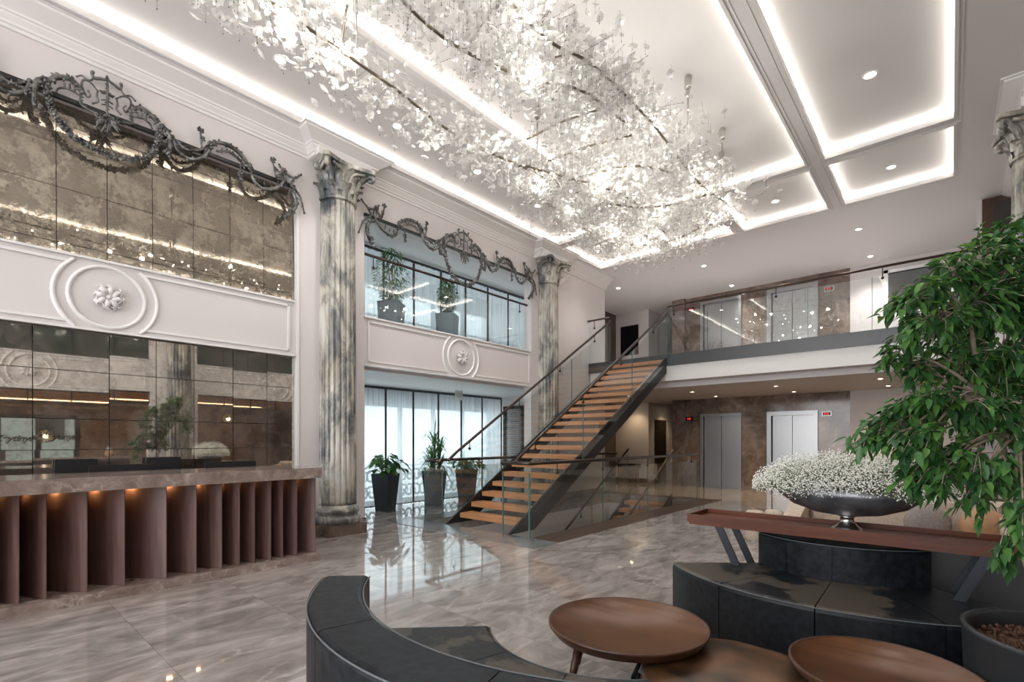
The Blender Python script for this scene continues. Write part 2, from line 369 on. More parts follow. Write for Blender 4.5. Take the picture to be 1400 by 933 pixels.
def frame(mb, x0, x1, y0, y1, w, z0, z1):
    mb.box(x0, x1, y0, y0 + w, z0, z1); mb.box(x0, x1, y1 - w, y1, z0, z1); mb.box(x0, x0 + w, y0 + w, y1 - w, z0, z1); mb.box(x1 - w, x1, y0 + w, y1 - w, z0, z1)
for k, (a, b, c, d) in enumerate(PAN):
    t = MB(); frame(t, a - .035, b + .035, c - .035, d + .035, .035, 5.735, 5.752); frame(t, a - .075, b + .075, c - .075, d + .075, .012, 5.742, 5.752)
    struct('trim_%d' % (k + 1), t, M['trim'])
    t = MB(); frame(t, a - .095, b + .095, c - .095, d + .095, .035, 5.811, 5.822); struct('trim_%d' % (k + 31), t, M['led'])
# left wall, bay by bay
f = MB(); T = .2
for a, b in ((-6.5, -.95), (3.27, 4.36), (8.55, 11.7)): f.box(WX - T, WX, a, b, 0, 5.75)
for a, b in ((-.95, 3.27), (4.36, 8.55)):
    f.box(WX - T, WX, a, b, 5.0, 5.75); f.box(WX - T, WX, a, b, 2.6, 3.38)
struct('wall_left', f, M['wall'])
# backing behind the mirrors
struct('wall_mirror_backing', MB().box(WX - .3, WX - T - .002, -.95, 3.27, 0, 5.75), M['wall'])
# balcony bay behind the left wall opening
f = MB(); f.box(-9.9, WX - T, 3.9, 9.9, 2.56, 2.98); f.box(-8.05, WX - T, 3.9, 9.9, 5.0, 5.75)
struct('floor_balcony', f, M['ceil'])
f = MB(); f.box(-9.9, WX - T, 3.8, 3.9, 0, 5.75); f.box(-8.3, WX - T, 9.9, 10.0, 0, 5.75); f.box(-9.9, -8.3, 9.9, 10.0, 0, 5.75)
struct('wall_bay', f, M['wall'])
# outer window wall behind the curtains: mullioned windows
for k, (ya, yb) in enumerate([(3.95 + i * .985, 3.95 + (i + 1) * .985) for i in range(6)]):
    fr = MB(); w_ = .05
    for za, zb in ((0.0, 2.56), (3.0, 5.75)):
        fr.box(-9.62, -9.56, ya, ya + w_, za, zb); fr.box(-9.62, -9.56, yb - w_, yb, za, zb); fr.box(-9.62, -9.56, ya, yb, za, za + .06); fr.box(-9.62, -9.56, ya, yb, zb - (.4 if zb < 3 else 1.0), zb)
    o = struct('window_%d' % (k + 1), fr, M['fasciagrey'])
    struct('pane', MB().box(-9.6, -9.59, ya + w_, yb - w_, .06, 5.5), M['windowglass'], o)
# wrought balustrade outside, seen through the curtains
def scroll_fence(x, y0, y1, z0, z1, label):
    mb = MB(); y = y0
    mb.box(x - .02, x + .02, y0, y1, z1 - .03, z1); mb.box(x - .02, x + .02, y0, y1, z0, z0 + .03)
    rr = random.Random(3)
    while y < y1:
        for zc in (z0 + (z1 - z0) * .28, z0 + (z1 - z0) * .7):
            pts = []; s_ = rr.choice((-1, 1))
            for i in range(14):
                a = i * .55; q = .16 * (1 - i / 18); pts.append((x, y + s_ * q * math.cos(a), zc + q * math.sin(a) * 1.1))
            mb.tube(pts, .022, 4)
        y += .2
    return mb.build('balustrade', M['iron'], None, label, 'balustrade')
scroll_fence(-9.36, 4.0, 9.8, .02, .85, 'wrought scroll balustrade seen through the sheer curtains at the ground floor windows')
scroll_fence(-8.4, 4.0, 9.8, 3.0, 3.85, 'wrought scroll balustrade seen through the upper curtains behind the potted trees')
# end wall of the left side and the space beyond
f = MB(); f.box(-9.9, WX - T, 11.5, 11.7, 0, 5.75); struct('wall_left_end', f, M['wall'])
f = MB(); f.box(-8.72, -7.5, 15.3, 15.45, 0, 5.75); struct('wall_alcove', f, M['wall'])
f = MB(); f.box(-7.65, -7.5, 15.45, 18, 0, 5.75); struct('wall_corridor', f, M['wall'])
f = MB(); f.box(-8.9, -8.72, 11.7, 15.45, 0, 5.75); struct('wall_alcove_side', f, M['brownwall'])
f = MB(); f.box(-7.5, -6.3, 17.9, 18, 0, 5.75); struct('wall_corridor_end', f, M['brownwall'])
# back wall: marble lift wall and painted wall
f = MB()
for z0, z1 in ((0, 2.65), (3.37, 5.75)):
    for a, b in ((-6.11, -5.66), (-4.49, -3.82), (-2.6, -1.9)): f.box(a, b, 15.0, 15.3, z0, z1)
    top = z0 + 2.19
    f.box(-5.66, -4.49, 15.0, 15.3, top, z1); f.box(-3.82, -2.6, 15.0, 15.3, top, z1)
    f.box(-6.5, -6.11, 14.88, 18, z0, z1)
struct('wall_back_marble', f, M['emperador'])
struct('wall_back', MB().box(-1.9, 6, 15.0, 15.3, 0, 5.75), M['wall'])
struct('wall_back_core', MB().box(-6.11, -1.9, 15.5, 15.6, 0, 5.75), M['brownwall'])
# mezzanine
f = MB(); f.box(-8.72, 6, 11.25, 18, 2.65, 3.37); f.box(-8.72, 6, 10.98, 11.25, 2.77, 3.37)
struct('floor_mezzanine', f, M['wall'])
struct('trim_50', MB().box(-6.95, 2.2, 10.9, 10.98, 2.77, 3.11), M['trim'])
struct('trim_51', MB().box(-6.98, 2.2, 10.87, 10.97, 3.11, 3.372), M['fasciagrey'])
# baseboards and plinth strip
f = MB(); f.box(WX, WX + .03, 8.55, 11.7, 0, .14); f.box(-8.7, -7.5, 15.27, 15.3, 0, .14); f.box(-1.9, 6, 14.97, 15, 0, .14)
struct('baseboard_back', f, M['emperador'])
f = MB(); f.box(WX, WX + .03, 3.27, 4.37, 0, .17); f.box(WX - T, WX + .03, 4.33, 4.375, 0, .17); struct('baseboard_left', f, M['emperador'])
# cornice with break-outs above the columns
def cornice(mb, x, sgn, path, z0=5.48, z1=5.75):
    # path: (offset from the wall, y) corners in order of rising y, swept with mitred corners
    prof = [(0, z0), (.025, z0), (.03, z0 + .03), (.05, z0 + .04), (.055, z0 + .06), (.09, z0 + .1), (.095, z0 + .115), (.115, z0 + .12), (.12, z0 + .14), (.27, z0 + .225), (.275, z0 + .245), (.3, z0 + .25), (.3, z1)]
    k = len(prof); vs = []
    for i, (o, y) in enumerate(path):
        dy = 0
        if 0 < i < len(path) - 1:
            a_, b_ = path[i - 1][0], path[i + 1][0]
            if a_ != o: dy = -1 if o > a_ else 1
            elif b_ != o: dy = 1 if b_ < o else -1
        for d, z in prof: vs.append((x + sgn * (o + d), y + dy * d, z))
    mb.add(vs, [(i * k + j, i * k + j + 1, (i + 1) * k + j + 1, (i + 1) * k + j) for i in range(len(path) - 1) for j in range(k - 1)])
COLY = (-1.4, 3.87, 9.07)
for x, sg, nm, yend in ((WX, 1, 'trim_60', 11.72), (RX, -1, 'trim_61', 12.3)):
    mb = MB(); path = [(0, -6.5)]
    for cy in COLY:
        path += [(0, cy - .42), (.2, cy - .42), (.2, cy + .42), (0, cy + .42)]
        mb.box(x, x + sg * .31, cy - .43, cy + .43, 5.475, 5.6)
    cornice(mb, x, sg, path + [(0, yend)])
    struct(nm, mb, M['trim'])
# right-hand colonnade wall
f = MB(); R2 = RX + .2
for a, b in ((-6.5, -5.9), (-1.95, -.95), (3.27, 4.36), (8.4, 9.4)): f.box(RX, R2, a, b, 0, 5.75)
for a, b in ((-5.9, -1.95), (-.95, 3.27), (4.36, 8.4)):
    f.box(RX, R2, a, b, 5.0, 5.75); f.box(RX, R2, a, b, 2.6, 3.38)
f.box(RX, R2, 9.4, 10.9, 2.6, 5.75)
struct('wall_right', f, M['wall'])
for k, (a, b) in enumerate(((-.95, 3.27), (4.36, 8.4))):
    fr = MB(); n_ = 6
    for i in range(n_ + 1):
        y = a + (b - a) * i / n_; fr.box(RX + .1, RX + .13, y - .012, y + .012, 3.38, 5.0)
        if k == 0 or 1: fr.box(RX + .1, RX + .13, y - .012, y + .012, 2.3, 2.6)
    for z in (3.4, 4.2, 4.98, 2.31, 2.58): fr.box(RX + .095, RX + .135, a, b, z - .012, z + .012)
    o = struct('window_%d' % (k + 11), fr, M['blackplastic'])
    struct('pane', MB().box(RX + .11, RX + .12, a, b, 3.38, 5.0), M['darkglass'], o)
# end wall at the right of the mezzanine with a brown framed door
f = MB(); f.box(.36, 2.2, 12.3, 12.42, 3.37, 5.75); struct('wall_right_end', f, M['wall'])
o = struct('door_5', MB().box(.42, 2.1, 12.24, 12.3, 3.4, 5.72), M['walnutdark'])
pp = MB()
for i in range(3):
    for j in range(2): pp.box(.56 + .42 * i, .9 + .42 * i, 12.22, 12.245, 4.45 + j * .62, 5.0 + j * .62)
struct('pane', pp, M['doordark'], o)
# side room to the right, seen in the mirrors
f = MB(); f.box(5, 5.2, -6.5, -2.4, 0, 5.75); f.box(5, 5.2, 2.5, 15, 0, 5.75); f.box(5, 5.2, -2.4, 2.5, 2.2, 5.75); f.box(5, 5.2, -2.4, 2.5, 0, .12)
struct('wall_outer_right', f, M['emperador'])
struct('ceiling_side_room', MB().box(R2, 5, -6.5, 11, 2.62, 2.75), M['ceil'])
for i in range(6):
    struct('trim_%d' % (70 + i), MB().box(1.5 + i * .55, 1.62 + i * .55, -5.5, 10.5, 2.56, 2.618), M['treadwood'])
fr = MB(); 
for y in (-2.4, -1.55, -.7, .06, .83, 1.61, 2.44): fr.box(5.02, 5.1, y - .06, y + .06, .12, 2.2)
fr.box(5.02, 5.1, -2.4, 2.5, 2.1, 2.2); fr.box(5.02, 5.1, -2.4, 2.5, .12, .2)
o = struct('door_6', fr, M['blackplastic']); struct('pane', MB().box(5.05, 5.06, -2.4, 2.5, .2, 2.1), M['windowglass'], o)
# pale building across the street behind the glazed door
b_ = MB(); b_.box(9.0, 9.4, -7, 9, -.2, 5.5)
bo = b_.build('street_facade', mat('pale_street_render', (.88, .92, .88), .7), None, 'pale green grey facade across the street, reflected behind the lettered glass door', 'building')
for i in range(4): MB().box(8.97, 9.0, -3.2 + i * 1.7, -2.5 + i * 1.7, 1.5, 2.3).build('window', M['darkglass'], bo)
struct('ground_street', MB().box(5.2, 12, -8, 12, -.3, -.02), mat('street_paving', (.4, .4, .4), .8))
for i, yc in enumerate((1.18, 2.07)):
    cu = bpy.data.curves.new('door_lettering', 'FONT'); cu.body = 'Zeytinyal\u0131'; cu.size = .235; cu.offset = .009; cu.shear = .35; cu.extrude = .002; cu.align_x = 'CENTER'; cu.space_character = .95
    tmp = bpy.data.objects.new('tmp_text', cu); COL.objects.link(tmp); bpy.context.view_layer.update()
    me = bpy.data.meshes.new_from_object(tmp.evaluated_get(bpy.context.evaluated_depsgraph_get())); bpy.data.objects.remove(tmp); me.materials.clear(); me.materials.append(M['blackplastic'])
    o = bpy.data.objects.new('door_lettering', me); COL.objects.link(o)
    o.location = (5.0, yc, 1.42); o.rotation_euler = (PI / 2, 0, PI / 2)
    tag(o, ('black script lettering on the street door pane, farther from the tree', 'black script lettering on the street door pane, nearer the tree')[i], 'lettering')

# ------------------------------------------------------------------ columns
def column(cx, cy, label):
    t = thing('marble_column', label, 'column', (cx, cy, 0))
    sg = 1 if cx < 0 else -1; wall = WX if cx < 0 else RX
    MB().box(wall, cx + sg * .14, cy - .4, cy + .4, 0, .17).box(cx - .31, cx + .31, cy - .31, cy + .31, .0, .168).build('plinth', M['emperador'], t)
    MB().lathe([(.33, .17), (.335, .2), (.335, .25), (.3, .27), (.29, .3), (.315, .33), (.315, .37), (.285, .4), (.275, .44)], (cx, cy, 0), 40).build('base', M['colm'], t)
    NF = 20
    def fl(a, z):
        q = ((a * NF / (2 * PI) + .5) % 1) - .5; return 1 - .13 * math.exp(-(q / .17) ** 2) + .02 * (1 - (2 * q) ** 2)
    pr = [(.275, .44), (.27, .5), (.268, 1.8), (.262, 3.3), (.25, 4.9), (.252, 4.95)]
    MB().lathe(pr, (cx, cy, 0), NF * 10, mod=lambda a, z: fl(a, z) if .46 < z < 4.93 else 1.).build('shaft', M['colm'], t)
    mb = MB(); mb.lathe([(.27, 4.95), (.28, 4.98), (.26, 5.0), (.245, 5.02), (.25, 5.2), (.28, 5.32), (.33, 5.41), (.34, 5.42)], (cx, cy, 0), 32)
    # acanthus leaves in two rows
    for row, (z, h, n_, r) in enumerate(((5.0, .17, 8, .26), (5.08, .24, 8, .27))):
        for i in range(n_):
            a = 2 * PI * (i + .5 * row) / n_; ca, sa = math.cos(a), math.sin(a)
            ring = []
            for q in range(6):
                u = q / 5; rad = r + .11 * u ** 2.2 + .01; zz = z + h * (math.sin(u * PI * .58)); wd = .085 * (1 - u * .45) * (1 if q % 2 else .8)
                for s_ in (-1, -.4, 0, .4, 1):
                    rr_ = rad - .02 * abs(s_) + (.012 if s_ == 0 else 0)
                    ring.append((cx + rr_ * ca - s_ * wd * sa, cy + rr_ * sa + s_ * wd * ca, zz - .012 * abs(s_)))
            mb.add(ring, [(q * 5 + j, q * 5 + j + 1, (q + 1) * 5 + j + 1, (q + 1) * 5 + j) for q in range(5) for j in range(4)], True)
    # corner volutes
    for i in range(4):
        a = PI / 4 + i * PI / 2; ca, sa = math.cos(a), math.sin(a)
        pts = [(.26, 5.12), (.3, 5.25), (.37, 5.35), (.47, 5.4), (.53, 5.37), (.51, 5.32), (.46, 5.34)]
        sp = spline([(cx + r * ca, cy + r * sa, z) for r, z in pts], 4)
        mb.tube(sp, [.045 - .02 * k / len(sp) for k in range(len(sp))], 8)
        for s_ in (-1, 1):
            a2 = a + s_ * .62
            mb.tube(spline([(cx + .26 * math.cos(a2), cy + .26 * math.sin(a2), 5.2), (cx + .32 * math.cos(a2 - s_ * .1), cy + .32 * math.sin(a2 - s_ * .1), 5.34), (cx + .44 * math.cos(a - s_ * -.12), cy + .44 * math.sin(a - s_ * -.12), 5.39)], 4), .024, 6)
        a = i * PI / 2; mb.ball((cx + .33 * math.cos(a), cy + .33 * math.sin(a), 5.42), .05, 8, 6)
    # concave abacus
    poly = []
    for i in range(4):
        a = PI / 4 + i * PI / 2; nx = a + PI / 2
        for s_ in (-1, 1): poly.append(((.56) * math.cos(a) - s_ * .035 * math.sin(a) * -1 * -1, .56 * math.sin(a) + s_ * .035 * math.cos(a)))
        for u in (.25, .5, .75):
            p0 = Vector((.56 * math.cos(a), .56 * math.sin(a))); p1 = Vector((.56 * math.cos(nx), .56 * math.sin(nx)))
            q = p0.lerp(p1, u); q *= 1 - .12 * math.sin(u * PI) / max(q.length, .3) * .55; poly.append((q.x, q.y))
    mb.prism(poly, lambda u, v, w_: (cx + u, cy + v, w_), 5.42, 5.475)
    mb.build('capital', M['colm'], t)
    return t
CX_ = -6.95
column(CX_, COLY[1], 'fluted green grey marble column beside the end of the reception counter')
column(CX_, COLY[2], 'fluted marble column behind the staircase on the left wall')
column(.84, COLY[2], 'fluted marble column behind the ficus tree at the far right')
column(.84, COLY[1], 'fluted column of the right colonnade, seen in the mirror behind the counter')

# ------------------------------------------------------------------ parapet panels with medallions
def medallion(x, sg, yc, half, label):
    t = thing('parapet_medallion', label, 'wall medallion', (x, yc, 2.99))
    zc = 2.98
    def arc(mb, r, a0, a1, w_=.022, h=.028, n_=40):
        prof = [(r - w_, 0), (r - w_ * .6, h * .8), (r, h), (r + w_ * .6, h * .7), (r + w_, 0)]
        vs = []
        for i in range(n_ + 1):
            a = a0 + (a1 - a0) * i / n_
            for q, hh in prof: vs.append((x + sg * hh, yc + q * math.cos(a), zc + q * math.sin(a)))
        k = len(prof); mb.add(vs, [(i * k + j, i * k + j + 1, (i + 1) * k + j + 1, (i + 1) * k + j) for i in range(n_) for j in range(k - 1)], True)
    mb = MB(); arc(mb, .335, 0, 2 * PI, n_=64); mb.build('inner_ring', M['trim'], t)
    al = math.acos(1) ; lim = math.asin(.355 / .455)
    mb = MB(); arc(mb, .455, -lim, lim); mb.build('outer_arc', M['trim'], t)
    mb = MB(); arc(mb, .455, PI - lim, PI + lim); mb.build('outer_arc', M['trim'], t)
    mb = MB(); xx = math.cos(lim) * .455
    for s_ in (-1, 1):
        for z in (2.675, 3.305): mb.box(x, x + sg * .02, yc + s_ * (xx + .02), yc + s_ * half, z - .014, z + .014)
        mb.box(x, x + sg * .02, yc + s_ * half - .014, yc + s_ * half + .014, 2.661, 3.319)
    for s_ in (2.605, 3.375): mb.box(x, x + sg * .03, yc - half - .08, yc + half + .08, s_ - .012, s_ + .012)
    mb.build('panel_moulding', M['trim'], t)
    mb = MB(); rr = random.Random(5)
    for i in range(8):
        a = 2 * PI * i / 8 + .1
        pts = []; big = 1 if i % 2 == 0 else .85
        for q in range(8):
            u = q / 7; r = .025 + .115 * u * big; a_ = a + .55 * math.sin(u * 2.6)
            pts.append((x + sg * (.03 + .02 * math.sin(u * PI)), yc + r * math.cos(a_), zc + r * math.sin(a_)))
        mb.tube(pts, [.012 + .02 * math.sin(min(1, q / 7) * PI) for q in range(8)], 6)
        for s_ in (-1, 1):
            q = Vector(pts[5]); a2 = a + s_ * .8
            mb.tube([q, q + Vector((sg * .01, .035 * math.cos(a2), .035 * math.sin(a2))), q + Vector((sg * .005, .05 * math.cos(a2 + s_ * .6), .05 * math.sin(a2 + s_ * .6)))], [.014, .01, .006], 5)
    mb.ball((x + sg * .04, yc, zc), .028, 10, 6); mb.build('rosette', M['plaster'], t)
medallion(WX, 1, 1.15, 2.0, 'white plaster medallion panel above the reception counter between the two mirrors')
medallion(WX, 1, 6.45, 2.02, 'white plaster medallion panel above the curtained windows and pots')
medallion(RX, -1, 1.15, 2.0, 'medallion panel of the right wall, reflected at the left of the counter mirror')
medallion(RX, -1, 6.38, 1.95, 'medallion panel of the right wall, reflected at the right of the counter mirror')

# ------------------------------------------------------------------ mirrors
def tiled_mirror(name, x, ys, zs, m, label, seed, tilt=0.):
    rr = random.Random(seed); mb = MB(); g = .0035
    for i in range(len(ys) - 1):
        for j in range(len(zs) - 1):
            t1, t2 = rr.uniform(-.0035, .0035), rr.uniform(-.0035, .0035)
            y0, y1, z0, z1 = ys[i] + g, ys[i + 1] - g, zs[j] + g, zs[j + 1] - g
            yc, zc = (y0 + y1) / 2, (z0 + z1) / 2
            q = lambda y, z, d: (x + d + (y - yc) * t1 + (z - zc) * t2 - tilt * (z - zs[0]), y, z)
            mb.hexa([q(y0, z0, -.02), q(y1, z0, -.02), q(y1, z1, -.02), q(y0, z1, -.02), q(y0, z0, 0), q(y1, z0, 0), q(y1, z1, 0), q(y0, z1, 0)])
    o = mb.build(name, m, None, label, 'mirror'); return o
ysu = [-.95 + .4222 * i for i in range(11)]
yfix = [3.262 - .4215 * i for i in range(11)][::-1]
tiled_mirror('wall_mirror', WX - .06, yfix, [3.385, 3.5, 4.09, 4.78, 5.0], M['mirror_up'], 'tarnished gold tiled mirror under the ironwork crest, above the white panel', 1, .026)
tiled_mirror('wall_mirror', WX - .06, [-.95, -.55, -.08, .55, 1.17, 1.61, 2.0, 2.45, 2.88, 3.262], [.9, 1.3, 1.63, 2.15, 2.6], M['mirror_low'], 'dark antiqued tiled mirror directly behind the reception counter', 2)
fr = MB(); fr.box(WX - .06, WX + .012, 3.262, 3.30, .0, 5.0); struct('trim_62', fr, M['trim'])

# ------------------------------------------------------------------ ironwork crests
STR = dict(
 r1=[(0.0, 5.38), (0.02, 5.34), (0.06, 5.33), (0.11, 5.32), (0.13, 5.37), (0.12, 5.37)],
 r2=[(0.12, 5.33), (0.13, 5.28), (0.16, 5.26), (0.21, 5.29), (0.25, 5.26)],
 r4=[(0.0, 5.18), (0.02, 5.21), (0.04, 5.19), (0.06, 5.21), (0.04, 5.21)],
 r5=[(0.08, 5.19), (0.09, 5.13), (0.08, 5.07), (0.12, 5.04)],
 r6=[(0.08, 5.19), (0.14, 5.24), (0.2, 5.24), (0.21, 5.18), (0.17, 5.09), (0.14, 5.11), (0.16, 5.14)],
 r7=[(0.21, 5.11), (0.26, 5.17), (0.33, 5.19), (0.41, 5.16), (0.45, 5.12), (0.48, 5.05)],
 r8=[(0.23, 5.06), (0.28, 5.07), (0.33, 5.08), (0.39, 5.06), (0.41, 5.02)],
 r9=[(0.0, 4.95), (0.08, 4.93), (0.16, 4.95), (0.22, 4.99), (0.22, 5.07)],
 s1=[(0.47, 5.08), (0.55, 5.05), (0.58, 4.93), (0.57, 4.79), (0.54, 4.81)],
 s2=[(0.61, 5.01), (0.65, 4.88), (0.78, 4.81), (0.93, 4.91), (1.01, 5.05), (1.06, 5.15)],
 s3=[(0.65, 4.98), (0.75, 4.91), (0.9, 4.98), (0.98, 5.07)],
 s5=[(1.01, 5.12), (1.16, 5.17), (1.32, 5.15), (1.43, 5.07), (1.48, 5.0)],
 s6=[(1.09, 5.05), (1.22, 5.09), (1.36, 5.04), (1.41, 4.97)],
 s8=[(1.48, 5.04), (1.51, 4.86), (1.64, 4.78), (1.83, 4.87), (1.94, 5.03), (1.9, 5.11), (1.85, 5.03)],
 s9=[(1.75, 5.25), (1.78, 5.14), (1.81, 5.02), (1.85, 4.96)],
 s10=[(1.86, 5.2), (1.92, 5.12), (2.06, 5.09), (2.17, 5.19)],
 s11=[(2.06, 5.08), (2.02, 4.98), (2.14, 4.87), (2.22, 4.66)],
 s12=[(1.9, 4.92), (2.04, 4.87), (2.09, 4.73), (2.02, 4.59), (1.95, 4.52)],
 fl1=[(0.9, 5.24), (0.9, 5.12), (0.92, 5.0)], fl2=[(1.36, 4.99), (1.36, 4.87), (1.36, 4.76)], dr=[(0.56, 5.05), (0.57, 4.79)])
def crest(yc, label, drop):
    x = WX + .075; t = thing('ironwork_crest', label, 'ornament', (x, yc, 5.0)); rr = random.Random(11)
    MB().box(WX + .01, WX + .045, yc - 2.1, yc + 2.1, 4.97, 5.015).build('mounting_bar', M['steel_dark'], t)
    def stroke(mb, pts, r, leaves=True):
        sp = spline([(x + .015 * math.sin(i * 1.3), yc + y, z) for i, (y, z) in enumerate(pts)], 5)
        k = len(sp); mb.tube(sp, [r * (.55 + .6 * math.sin(PI * (i + 1) / (k + 1))) for i in range(k)], 6)
        mb.ball(sp[-1], r * 1.25, 6, 4); mb.ball(sp[0], r * 1.1, 6, 4)
        if leaves:
            for i in range(1, k - 1, 2):
                d = Vector(sp[i + 1]) - Vector(sp[i - 1]); n_ = Vector((0, -d.z, d.y)).normalized() * rr.choice((-1, 1)); p = Vector(sp[i])
                q = p + n_ * r * 1.9 + d.normalized() * r
                mb.tube([p, p.lerp(q, .6) + Vector((r * .5, 0, 0)), q], [r * .7, r * .6, r * .2], 5)
    def flower(mb, y, z, R0):
        for i in range(6):
            a = i * PI / 3 + rr.random(); c = Vector((x + .02, yc + y, z))
            mb.ball(c + Vector((0, math.cos(a) * R0, math.sin(a) * R0)), R0 * .55, 5, 4)
        mb.ball((x + .035, yc + y, z), R0 * .6, 6, 4)
    for s_ in (-1, 1):
        mb = MB()
        for k, p in STR.items():
            thick = .024 if k in ('s2', 's5', 's8', 's12', 'r7', 's1') else (.015 if k in ('s3', 's6', 's11', 'r9', 'r1', 's10') else .010)
            stroke(mb, [(s_ * y, z) for y, z in p], thick, k not in ('r4', 'r5', 'r1', 'r2', 'r6', 'r8'))
        for y, z, R0 in ((.9, 5.22, .028), (.92, 5.12, .024), (1.36, 4.78, .022), (1.36, 4.86, .028), (1.77, 5.22, .03), (1.8, 5.1, .025), (1.92, 5.14, .026), (.5, 5.06, .03), (1.01, 5.08, .03), (1.47, 5.0, .028), (2.0, 4.62, .025), (2.03, 4.56, .022), (.57, 4.83, .02)): flower(mb, s_ * y, z, R0)
        for y, z in ((.68, 4.93), (.74, 4.9), (.8, 4.9), (.86, 4.93), (.91, 4.97), (1.14, 5.06), (1.2, 5.08), (1.27, 5.07), (1.33, 5.04), (.27, 5.08), (.31, 5.09), (.35, 5.08), (1.58, 4.85), (1.66, 4.84), (1.74, 4.88)):
            mb.tube([(x, yc + s_ * y, z), (x + .01, yc + s_ * y * 1.0, z + .05)], [.012, .008], 5)
        mb.build('scrollwork', M['iron'], t)
    mb = MB(); stroke(mb, [(0, 5.39), (0, 5.25), (0, 5.13), (0, 4.98)], .012)
    for z in (5.08, 5.13, 5.2): mb.tube([(x, yc - .05, z - .02), (x, yc, z), (x, yc + .05, z - .02)], .008, 5)
    for i in range(26):
        a = rr.uniform(-2.6, -.5); r0, r1 = rr.uniform(.0, .05), rr.uniform(.12, .24)
        p0 = Vector((x + .01, yc + r0 * math.cos(a), 4.93 + r0 * math.sin(a))); p1 = Vector((x + .03, yc + r1 * math.cos(a) * .8, 4.95 + r1 * math.sin(a)))
        mb.tube([p0, p0.lerp(p1, .5) + Vector((.02, rr.uniform(-.02, .02), 0)), p1], [.012, .016, .004], 5)
    for i in range(10): flower(mb, rr.uniform(-.09, .09), rr.uniform(4.88, 4.97), .022)
    mb.build('centre_tassel', M['iron'], t)
    # flower garland
    g = [(-.48, 5.02), (-.47, 4.9), (-.42, 4.76), (-.3, 4.62), (-.12, 4.55), (.1, 4.54), (.28, 4.6), (.41, 4.74), (.47, 4.9), (.48, 5.02)]
    g = [(y, 5.02 - (5.02 - z) * drop) for y, z in g]
    sp = spline([(x, yc + y, z) for y, z in g], 8); mb = MB(); mb.tube(sp, .008, 5)
    for p in sp:
        for i in range(5):
            q = p + Vector((rr.uniform(-.02, .02), rr.uniform(-.028, .028), rr.uniform(-.028, .028))); mb.ball(q, rr.uniform(.01, .022), 5, 3)
        a = rr.uniform(0, 6.3); e = p + Vector((rr.uniform(-.01, .02), .045 * math.cos(a), .045 * math.sin(a)))
        mb.tube([p, p.lerp(e, .6), e], [.006, .012, .002], 4)
    mb.build('flower_garland', M['iron'], t)
    return t
crest(1.13, 'grey scrolling ironwork crest with hanging garland over the gold mirror', 1.0)
crest(6.44, 'grey scrolling ironwork crest over the upper window opening with potted trees', 1.35)

# ------------------------------------------------------------------ upper window bay: rail and trees
def rail_glass(mb, e, pts_bottom, top_off): pass
t = thing('balcony_railing', 'glass balcony railing with bronze handrail in front of the upper potted trees', 'railing', (WX - .12, 6.45, 3.38))
MB().box(WX - .125, WX - .113, 4.37, 8.54, 3.39, 4.27).build('glass_panel', M['glass'], t)
hr = MB().tube([(WX - .12, 4.3, 4.43), (WX - .12, 8.6, 4.43)], .024, 8).build('handrail', M['rail'], t)
for y in (4.6, 6.45, 8.3): MB().tube([(WX - .12, y, 4.43), (WX - .12, y, 4.25)], .008, 6).ball((WX - .12, y, 4.24), .024, 8, 5).build('clamp', M['rail'], hr)

def curtains(x, y0, y1, z0, z1, n_, place):
    w_ = (y1 - y0) / n_; rr = random.Random(int(z0 * 10) + 5)
    for i in range(n_):
        a, b = y0 + i * w_ + .012, y0 + (i + 1) * w_ - .012; mb = MB(); k = 22
        vs = []
        for j in range(k + 1):
            u = j / k; yy = a + (b - a) * u; d = .022 * math.sin(u * PI * 9 + i) + .008 * math.sin(u * 37 + i * 2)
            vs += [(x + d, yy, z0), (x + d * .7, yy, z1)]
        mb.add(vs, [(2 * j, 2 * j + 2, 2 * j + 3, 2 * j + 1) for j in range(k)], True)
        o = mb.build('sheer_curtain', M['sheer'], None, '%s sheer curtain panel %s' % (('first', 'second', 'third', 'fourth', 'fifth', 'sixth', 'seventh', 'eighth')[i], place), 'curtain', 'sheer curtains ' + place)
        hm = MB(); hm.box(x + .03, x + .036, b - .03, b + .02, z0, z1); hm.build('side_hem', M['fasciagrey'], o)
        hm = MB(); hm.box(x - .03, x + .03, a, b, z1 - .03, z1 + .02); hm.build('pelmet_rail', M['fasciagrey'], o)
curtains(-9.12, 4.0, 9.85, .02, 2.53, 8, 'at the ground floor windows, counted from the marble column')
curtains(-8.02 + .0, 4.0, 9.6, 3.0, 4.96, 8, 'at the upper windows, counted from the marble column')
# louvred cabinet at the end of the curtain wall
t = thing('louvred_screen', 'dark framed louvred screen at the right end of the ground floor curtains', 'screen', (-8.55, 9.8, 0))
mb = MB(); mb.box(-8.9, -8.84, 9.7, 9.8, 0, 2.3); mb.box(-8.3, -8.24, 9.7, 9.8, 0, 2.3); mb.box(-8.84, -8.3, 9.7, 9.8, 2.22, 2.3); mb.build('frame', M['steel_dark'], t)
mb = MB()
for i in range(44): z = .06 + i * .049; mb.hexa([(-8.84, 9.72, z), (-8.3, 9.72, z), (-8.3, 9.77, z + .02), (-8.84, 9.77, z + .02), (-8.84, 9.72, z + .008), (-8.3, 9.72, z + .008), (-8.3, 9.77, z + .028), (-8.84, 9.77, z + .028)])
mb.build('louvres', M['stainless'], t)

